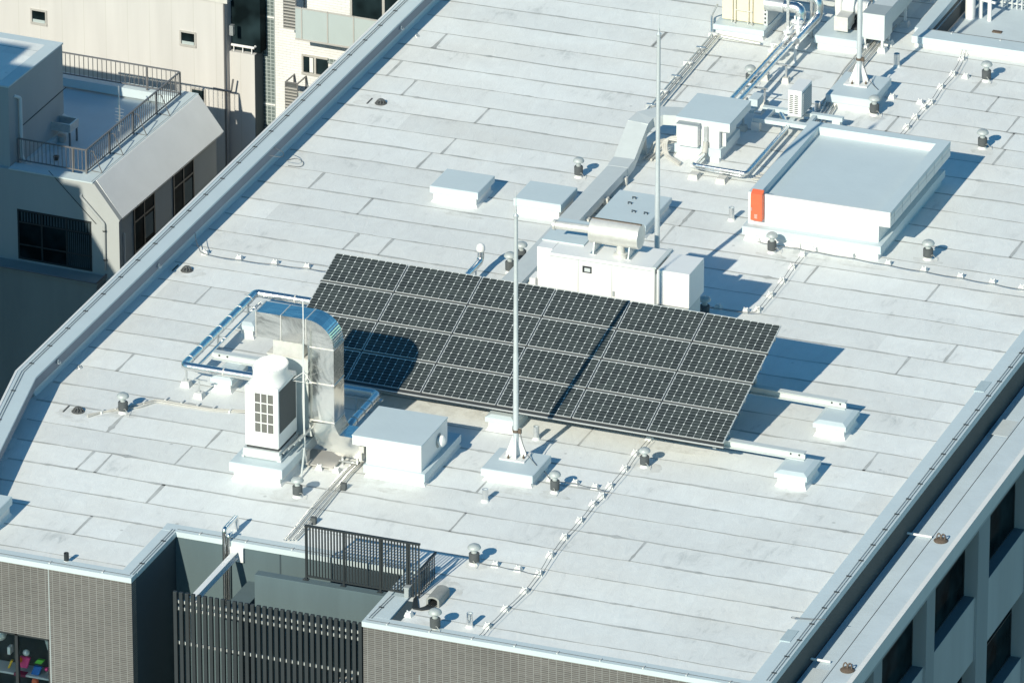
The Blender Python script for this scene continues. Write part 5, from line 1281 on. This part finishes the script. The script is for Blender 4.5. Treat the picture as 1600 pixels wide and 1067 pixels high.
prop(59, 1033, .16, .10, 'green', 'green card above the blue box in the window', shape='book'); prop(13, 1037, .04, .2, 'yellow', 'yellow upright item in the left pane of the window', shape='book')
prop(16, 1014, .07, .17, 'white', 'white hanging item in the left pane of the window'); prop(33, 1052, .28, .06, 'maroon', 'dark red item on the window shelf'); prop(55, 1064, .16, .05, 'red', 'red item at the very bottom of the display window', shape='ball')
prop(73, 1045, .10, .16, 'pink', 'pink patterned item at the right end of the window', shape='ball')
cu = MB(); q0 = atY(66, 1000, FL_+.35)
cu.prism([(q0.x, FL_+.35, zt_-.02), (x1_+.1, FL_+.35, zt_-.02), (x1_+.1, FL_+.35, zt_-.75), (q0.x+.12, FL_+.35, zt_-.45)], (0, .02, 0)); tag(cu.build('curtain', 'blind'), 'white curtain edge at the right side of the display window', 'curtain')
prop(0, 990, .3, .1, 'blind', 'pale round thing at the top left of the display window', shape='ball')

# ================================================================ NEIGHBOURS (own axes, turned 2.4 degrees)
HO, HA = Vector((-13.86, 9.40, 0)), R(-2.4)
HU, HV = Vector((math.cos(HA), math.sin(HA), 0)), Vector((-math.sin(HA), math.cos(HA), 0))
HN = {'u': HU, 'v': HV, 'z': Vector((0, 0, 1))}
def hl(px, py, ax, val):
    d = ray(px, py); n = HN[ax]; q = CAM + d*((val-(CAM-HO).dot(n))/d.dot(n)) - HO
    return Vector((q.dot(HU), q.dot(HV), q.z))
def hthing(name, lab, cat, grp=None, org=(0, 0, 0)):
    t = thing(name, HO, lab, cat, grp); t.rotation_euler = (0, 0, HA)
    w_ = Vector(org)
    t.location = HO+HU*w_.x+HV*w_.y+Vector((0, 0, w_.z)); t['_o'] = tuple(w_)
    return t
H = hthing('grey_house', 'pale grey house with sloping parapet side, roof terrace and dark windows, left of the parapet', 'building')
ZT, ZE, ZF = -2.11, -3.0, -2.42
TU = -3.03
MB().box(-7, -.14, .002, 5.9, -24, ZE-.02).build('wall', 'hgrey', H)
g = MB().prism([(-7, 0, -4.56), (-.02, 0, -4.56), (-.02, 0, ZE-.06), (0, 0, ZE), (-.68, 0, ZT-.02), (-7, 0, ZT-.02)], (0, .16, 0)); g.build('front_wall', 'hgrey', H)
g = MB().prism([(0, .161, ZE), (-.68, .161, ZT), (-.80, .161, ZT), (-.80, .161, ZE-.06), (-.03, .161, ZE-.07)], (0, 5.9, 0)); g.build('sloping_parapet', 'mansard', H)
MB().box(-7, -.8, .161, 6.0, ZF-.3, ZF).build('terrace_floor', 'ledge', H)
g = MB().box(-3.0, -.70, -.03, .36, ZT-.02, ZT+.015).box(-1.18, -.70, .36, 6.1, ZT-.02, ZT+.015).box(-7, -1.18, 5.75, 6.1, ZT-.25, ZT-.02); g.build('terrace_coping', 'cap', H)
MB().box(-.76, -.74, .0, 6.05, ZT+.015, ZT+.02).build('coping_joint', 'grey', H)
a = hl(12.5, 136.5, 'u', TU); b = hl(97, 66, 'u', TU); ztw = (a.z+b.z)/2
tw = MB().box(-7, TU, a.y+.0, b.y, -24, ztw-.04); tw.build('stair_tower', 'hgrey', H)
MB().box(-7, TU+.02, a.y-.02, b.y+.02, ztw-.04, ztw).build('tower_coping', 'cap', H)
MB().box(-7, TU-.32, a.y+.3, b.y-.3, ztw, ztw+.004).build('tower_roof', 'roof', H)
MB().box(-7, TU-.32, b.y-.75, b.y-.73, ztw+.004, ztw+.008).build('roof_seam', 'grey', H)
# lower projecting storey
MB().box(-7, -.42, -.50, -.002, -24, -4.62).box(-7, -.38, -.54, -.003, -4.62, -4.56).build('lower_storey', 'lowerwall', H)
MB().box(-.42, -.06, -.4, -.003, -24, -4.85).build('side_bay', 'hwhite', H)
MB().tube([(-7, -.53, -4.54), (-.4, -.53, -4.54), (-.38, -.05, -4.5)], .03, 6).build('gutter_rail', 'alu', H)
# front window
wt, wb, wl, wr = -3.16, -4.50, -2.80, -.77
fr = MB(); fr.box(wl, wr, -.012, .05, wt-.05, wt).box(wl, wr, -.012, .05, wb, wb+.05)
for xx in (wl, wl+.64, wl+1.32, wr-.05): fr.box(xx, xx+.045, -.010, .05, wb, wt)
fr.box(wl, wr, -.008, .05, wt-.36, wt-.32).box(wl, wr, -.008, .05, wb+.38, wb+.42)
wf = fr.build('window', 'black', H)
MB().box(wl+.04, wr-.04, -.004, .01, wb+.04, wt-.04).build('pane', 'glass', wf)
g = MB()
for k in range(12): g.box(wl+1.38+k*.055, wl+1.405+k*.055, -.0065, -.004, wb+.06, wt-.38)
for k in range(24): g.box(wl+.1+k*.08, wl+.14+k*.08, -.0065, -.004, wt-.31, wt-.06)
g.build('curtain', 'darkwall', wf)
for (v0, v1, zt_2, zb_2) in ((1.05, 2.25, -3.12, -4.9), (3.33, 4.53, -3.12, -4.9)):
    fr = MB(); X_ = -.14
    for v in (v0, (v0+v1)/2-.03, v1-.05): fr.box(X_, X_+.03, v, v+.05, zb_2, zt_2)
    for z_ in (zt_2-.05, zt_2-.42, zb_2+.55, zb_2): fr.box(X_, X_+.028, v0, v1, z_, z_+.045)
    wf = fr.build('window', 'black', H); MB().box(X_, X_+.012, v0+.03, v1-.03, zb_2+.03, zt_2-.03).build('pane', 'glass', wf)
    MB().box(X_+.012, X_+.014, (v0+v1)/2+.05, v1-.1, zb_2+.7, zt_2-.5).build('curtain', 'tealwall', wf)
MB().box(-.13, -.09, .45, .50, -4.6, -3.55).build('wall_vent_pipe', 'hwhite', H)
p1, p2, p3 = hl(126, 307, 'v', -.05), hl(163, 350, 'v', -.05), hl(164, 421, 'v', -.05)
MB().tube([(p1.x, -.0, p1.z+.04), (p1.x, -.06, p1.z), (p2.x, -.06, p2.z), (p3.x, -.06, p3.z)], .035, 8, round_=.05).build('downpipe', 'hgrey', H, smooth=True)
g = MB()
for z_ in (p2.z-.2, p3.z+.25): g.tube([(p2.x, -.06, z_), (p2.x, -.06, z_+.03)], .045, 8)
g.build('pipe_clip', 'black', H)
a1, a2 = hl(76, 267, 'v', -.02), hl(150, 350, 'v', -.02)
MB().tube([(a1.x, -.02, a1.z), (a2.x, -.02, a2.z)], .008, 4).build('wall_cable', 'dark', H)
# pipe on the tower side
p1, p2, p3 = hl(25, 151, 'u', TU+.05), hl(31, 153, 'u', TU+.05), hl(32, 245, 'u', TU+.05)
MB().tube([(TU-.02, p1.y, p1.z), (TU+.06, p2.y, p2.z), (TU+.06, p2.y, p3.z), (TU+.16, p2.y-.05, p3.z-.12)], .045, 10, round_=.06).build('drain_pipe', 'hwhite', H, smooth=True)
a1, a2 = hl(36, 196, 'u', TU+.01), hl(103, 137, 'u', TU+.01); MB().tube([a1, a2], .01, 4).build('wall_cable', 'dark', H)
MB().box(TU, TU+.1, .2, b.y, ZF, ZF+.16).build('foot_upstand', 'cap', H)
q = hl(92, 188, 'u', TU); MB().prism([(TU, q.y, q.z+.05), (TU, q.y+.3, q.z+.05), (TU+.16, q.y+.3, q.z-.03), (TU+.16, q.y, q.z-.03)], (0, 0, .02)).build('small_hood', 'hwhite', H)
# terrace railing
rt_ = hthing('terrace_railing', 'thin grey metal railing round the roof terrace of the pale grey house', 'railing', org=(-1.1, .4, ZT))
ru, rf, rb, rh = -1.08, .42, 5.82, .66
g = MB().box(ru-.02, ru+.02, rf, rb, ZT+rh-.03, ZT+rh).box(-2.95, ru-.02, rf-.02, rf+.02, ZT+rh-.03, ZT+rh).box(-4.4, ru-.02, rb-.02, rb+.02, ZT+rh-.03, ZT+rh); g.build('top_rail', 'alu', rt_)
g = MB().box(ru-.012, ru+.012, rf, rb, ZT+.06, ZT+.09).box(-2.95, ru-.02, rf-.012, rf+.012, ZT+.06, ZT+.09).box(-4.4, ru-.02, rb-.012, rb+.012, ZT+.06, ZT+.09); g.build('bottom_rail', 'alu', rt_)
nb = 0
for k in range(1, 48):
    v = rf+(rb-rf)*k/48; MB().box(ru-.007, ru+.007, v-.007, v+.007, ZT+.09, ZT+rh-.03).build('bar', 'alu', rt_)
for k in range(1, 17): u = -2.95+(ru+2.95)*k/17; MB().box(u-.007, u+.007, rf-.007, rf+.007, ZT+.09, ZT+rh-.03).build('bar', 'alu', rt_)
for k in range(1, 26): u = -4.4+(ru+4.4)*k/26; MB().box(u-.007, u+.007, rb-.007, rb+.007, ZT+.09, ZT+rh-.03).build('bar', 'alu', rt_)
for (u, v) in [(ru, rf), (ru, 1.75), (ru, 3.1), (ru, 4.45), (ru, rb), (-2.95, rf), (-2.0, rb), (-1.45, rf)]:
    MB().box(u-.02, u+.02, v-.02, v+.02, ZT, ZT+rh-.03).build('post', 'alu', rt_)
for v in (.6, 1.8, 3.15, 4.5): MB().tube([(ru+.02, v, ZT+rh-.12), (ru+.10, v, ZT+rh-.10), (ru+.34, v, ZT+.02), (ru+.05, v, ZT+.03)], .014, 5).build('brace', 'alu', rt_)
# sink on the terrace
q = hl(100, 222, 'z', ZF)
s = hthing('outdoor_sink', 'old steel sink on legs against the tower wall of the roof terrace', 'sink', org=(q.x, q.y, ZF))
g = MB()
for du in (-.26, .26):
    for dv in (-.2, .2): g.box(q.x+du-.02, q.x+du+.02, q.y+dv-.02, q.y+dv+.02, ZF, ZF+.52)
g.build('leg', 'alu', s)
MB().box(q.x-.3, q.x+.3, q.y-.24, q.y-.2, ZF+.38, ZF+.60).box(q.x-.3, q.x+.3, q.y+.2, q.y+.24, ZF+.38, ZF+.60).box(q.x-.3, q.x-.26, q.y-.2, q.y+.2, ZF+.38, ZF+.60).box(q.x+.26, q.x+.3, q.y-.2, q.y+.2, ZF+.38, ZF+.60).box(q.x-.26, q.x+.26, q.y-.2, q.y+.2, ZF+.38, ZF+.40).build('basin', 'galv', s)
MB().lathe([(.09, 0), (.11, .15)], (q.x-.05, q.y, ZF+.02), 10).build('bucket', 'alulight', s)
q = hl(88, 250, 'z', ZF); tag(MB().lathe([(.06, 0), (.08, .1)], HO+HU*q.x+HV*q.y+Vector((0, 0, ZF)), 10).build('flower_pot', 'rust'), 'small reddish pot on the terrace floor near the sink', 'pot')
s = hthing('tv_aerial', 'leaning aerial mast with thin cross rods on the roof terrace', 'aerial', org=(-1.6, 3.4, ZF))
a, b = hl(197, 186, 'z', ZF), hl(205, 150, 'z', ZF+.6)
MB().tube([(-1.5, 3.2, ZF), (-1.5, 3.2, ZF+1.0)], .015, 6).build('mast', 'galv', s)
MB().tube([(-1.52, 3.2, ZF+.3), (-2.1, 4.4, ZF+.95)], .018, 6).build('stay', 'galv', s)
g = MB()
for k in range(6): g.tube([(-1.62, 3.2, ZF+.45+k*.09), (-1.38, 3.2, ZF+.45+k*.09)], .007, 4)
g.build('rod', 'galv', s)

# cream building behind
CV = 8.6
cc = hl(355, 150, 'v', CV)
K = hthing('cream_building', 'tall cream panelled building with small square windows, at the upper left', 'building', org=(0, CV, -24))
top = hl(357, 6, 'v', CV).z
wins = [(48, 13, 74, 41), (281, 47, 307, 75), (298, 136, 322, 165)]
MB().box(-12, cc.x, CV, CV+3, -24, top).build('wall', 'creamwall', K)
MB().box(-3.0, cc.x+.06, CV-.05, CV+3, top, top+.1).build('roof_edge', 'concrete', K)
for a0, b0, a1, b1 in wins:
    p, q = hl(a0, b0+(0), 'v', CV), hl(a1, b1, 'v', CV); 
    g = MB(); u0, u1, z0, z1 = p.x, q.x, q.z, p.z
    g.box(u0, u1, CV-.03, CV-.001, z1-.045, z1).box(u0, u1, CV-.04, CV-.001, z0, z0+.06).box(u0, u0+.045, CV-.03, CV-.001, z0+.06, z1-.045).box(u1-.045, u1, CV-.03, CV-.001, z0+.06, z1-.045)
    wf = g.build('window', 'alulight', K)
    g = MB().box(u0+.045, u1-.045, CV-.012, CV-.002, z0+.06, z1-.045); g.build('pane', 'glass', wf)
    MB().box(u0+.06, u1-.06, CV-.02, CV-.012, z0+.06, z0+.14).build('sill_items', 'frost', wf)
MB().tube([(cc.x-.03, CV-.05, top), (cc.x-.03, CV-.05, -10)], .025, 6).build('downpipe', 'alu', K)
q = hl(362, 143, 'v', CV-.05)
MB().tube([(cc.x-.35, CV-.08, q.z+.02), (q.x, CV-.08, q.z), (q.x+.06, CV-.08, q.z+.35)], .025, 6, round_=.05).build('service_pipe', 'alu', K)
q = hl(361, 47, 'v', CV-.1); MB().box(q.x-.04, q.x+.06, CV-.12, CV, q.z-.15, q.z+.12).build('lamp', 'galv', K)
# recessed dark glazed part, then the lower cream wing
c2 = hl(398, 120, 'v', CV+.15); zt2 = hl(375, 83, 'v', CV+.15).z
MB().box(cc.x, c2.x, CV+.15, CV+.64, -24, zt2).build('lower_wing', 'creamwall', K)
MB().box(c2.x, c2.x+.01, CV+.15, CV+.64, -24, zt2-.01).build('wing_shade_side', 'darkwall', K)  # dark sheet puts the wing side's shade into its colour
MB().box(cc.x, c2.x+.10, CV+.3, CV+3, zt2, top+2).build('dark_glazing', 'glass', K)
g = MB().tube([(cc.x+.04, CV+.22, zt2+.16), (c2.x-.04, CV+.22, zt2+.16), (c2.x-.04, CV+.3, zt2+.17)], .035, 8); 
for k in range(3): g.box(cc.x+.1+k*.25, cc.x+.12+k*.25, CV+.2, CV+.23, zt2, zt2+.16)
g.build('balcony_rail', 'whitepaint', K)

# white building with balconies
WV = 9.3
Wt = hthing('white_apartment_building', 'white tiled apartment building with frosted glass balcony and louvred boxes, behind the left parapet', 'building', org=(3, WV, -24))
m0, m1, m2 = hl(410, 60, 'v', WV), hl(429.5, 60, 'v', WV), Vector((.7, 0, 0))
MB().box(m0.x, m1.x, WV-.02, WV+4, -24, 6).build('mosaic_strip', 'mosaic', Wt)
g = MB()
for py in (27, 163): q = hl(420, py, 'v', WV-.02); g.box(m0.x, m1.x+.002, WV-.026, WV-.02, q.z-.02, q.z+.02)
g.build('mosaic_joint', 'hwhite', Wt)
MB().box(m0.x-.4, m0.x-.01, WV+.05, WV+3, -24, 6).build('gap_shade_block', 'darkwall', Wt)  # dark block stands in for the shade in the gap between buildings
MB().box(m1.x, m2.x+3, WV, WV+4, -24, 6).build('wall', 'whitetile', Wt)
# window
p, q = hl(472, 84, 'v', WV), hl(513, 121, 'v', WV); um = hl(493, 90, 'v', WV).x
g = MB().box(p.x, q.x, WV-.04, WV-.001, p.z-.05, p.z).box(p.x, q.x, WV-.06, WV-.001, q.z-.01, q.z+.05).box(p.x, p.x+.05, WV-.04, WV-.001, q.z+.05, p.z-.05).box(um-.03, um+.03, WV-.045, WV-.001, q.z+.05, p.z-.05)
wf = g.build('window', 'alulight', Wt); MB().box(p.x+.05, q.x, WV-.02, WV-.003, q.z+.05, p.z-.05).build('pane', 'glass', wf)
MB().box(um-.16, um-.06, WV-.024, WV-.02, q.z+.06, p.z-.07).build('curtain', 'blind', wf)
MB().box(q.x, q.x+.62, WV-.03, WV-.002, p.z-.14, p.z-.02).build('mosaic_band', 'mosaic', Wt)
# upper balcony door
p, q = hl(551, -20, 'v', WV), hl(600, 27, 'v', WV)
g = MB().box(p.x-.06, p.x, WV-.05, WV-.002, q.z-.3, p.z).box(q.x-.03, q.x+.04, WV-.05, WV-.002, q.z-.3, p.z); wf = g.build('window', 'alulight', Wt)
MB().box(p.x, q.x+.7, WV-.02, WV-.003, q.z-.3, p.z).build('pane', 'glass', wf)
# frosted balcony
def balcony(pxl, pyt, pyb, dep, ulen, name='balcony'):
    v_ = WV-dep; p, q = hl(pxl, pyt, 'v', v_), hl(pxl, pyb, 'v', v_)
    g = MB().box(p.x, p.x+ulen, v_-.02, WV-.005, q.z-.05, q.z).box(p.x, p.x+ulen, v_-.02, v_+.02, p.z-.03, p.z)
    for k in range(8):
        if k*.72+.17 < ulen: g.box(p.x+.17+k*.72, p.x+.20+k*.72, v_-.03, v_+.01, q.z, p.z)
    bo = g.build(name, 'alulight', Wt)
    MB().box(p.x+.01, p.x+ulen, v_-.012, v_+.0, q.z, p.z-.03).build('frosted_panel', 'frost', bo)
    return p, q
balcony(461, 11, 59, .75, 3.2)
balcony(466, 143, 190, .75, 2.5)
def louvrebox(pxl, pyt, pyb, ulen=.33, dep=.55):
    v_ = WV-dep; p, q = hl(pxl, pyt, 'v', v_), hl(pxl, pyb, 'v', v_); g = MB()
    for (uu, vv) in ((p.x, v_), (p.x+ulen, v_), (p.x, WV-.03), (p.x+ulen, WV-.03)): g.box(uu-.015, uu+.015, vv-.015, vv+.015, q.z, p.z)
    g.box(p.x, p.x+ulen, v_-.01, v_+.02, p.z-.02, p.z+.01).box(p.x-.01, p.x+.02, v_, WV, p.z-.02, p.z+.01).box(p.x+ulen-.01, p.x+ulen+.02, v_, WV, p.z-.02, p.z+.01)
    lo = g.build('louvre_box', 'alu', Wt); g = MB(); n_ = int((p.z-q.z)/.085)
    for k in range(n_):
        z_ = q.z+k*.085; g.box(p.x, p.x+ulen, v_-.03, v_+.02, z_, z_+.03)
    g.build('louvre_blade', 'alulight', lo); MB().box(p.x+.01, p.x+ulen-.01, v_+.03, v_+.06, q.z, p.z-.03).build('louvre_back', 'collar', lo)
louvrebox(443, -30, 44); louvrebox(446, 128, 200)

# building beyond the left edge of the picture, whose shadow crosses the terrace
D = 14.0; SH = .087*D; SZ = .573*D
Oc = hthing('shading_building', 'grey block outside the left edge that shades the neighbouring terrace', 'building', org=(-10, -D, -24))
MB().prism([(-18, -D, -24), (-SH+.0, -D, -24), (-SH, -D, -4.6+SZ), (-1.05-SH, -D, -3.0+SZ), (-1.05-SH, -D, -2.2+SZ), (-1.75-SH, -D, -2.15+SZ), (-1.75-SH, -D, -.9+SZ), (-2.1-SH, -D, -.9+SZ), (-2.1-SH, -D, .95+SZ), (-3.85-SH, -D, .95+SZ), (-3.85-SH, -D, 1.6+SZ), (-18, -D, 1.6+SZ)], (0, -3, 0)).build('wall', 'hgrey', Oc)
g = MB()
for r_ in range(4):
    for c_ in range(4): g.box(-8-2.5*c_, -6.8-2.5*c_, -D+.0, -D+.02, -4+2.8*r_, -2.6+2.8*r_)
g.build('window', 'glass', Oc)

# ground far below
g = MB().add([(-400, -400, -25), (400, -400, -25), (400, 600, -25), (-400, 600, -25)], [(0,1,2,3)])
struct(g.build('ground', 'asphalt'))
for o in bpy.data.objects:
    if '_o' in o: del o['_o']
for o in bpy.data.objects:
    if 'label' in o and len(o['label'].split()) > 16: print('LONG', o.name, o['label'])
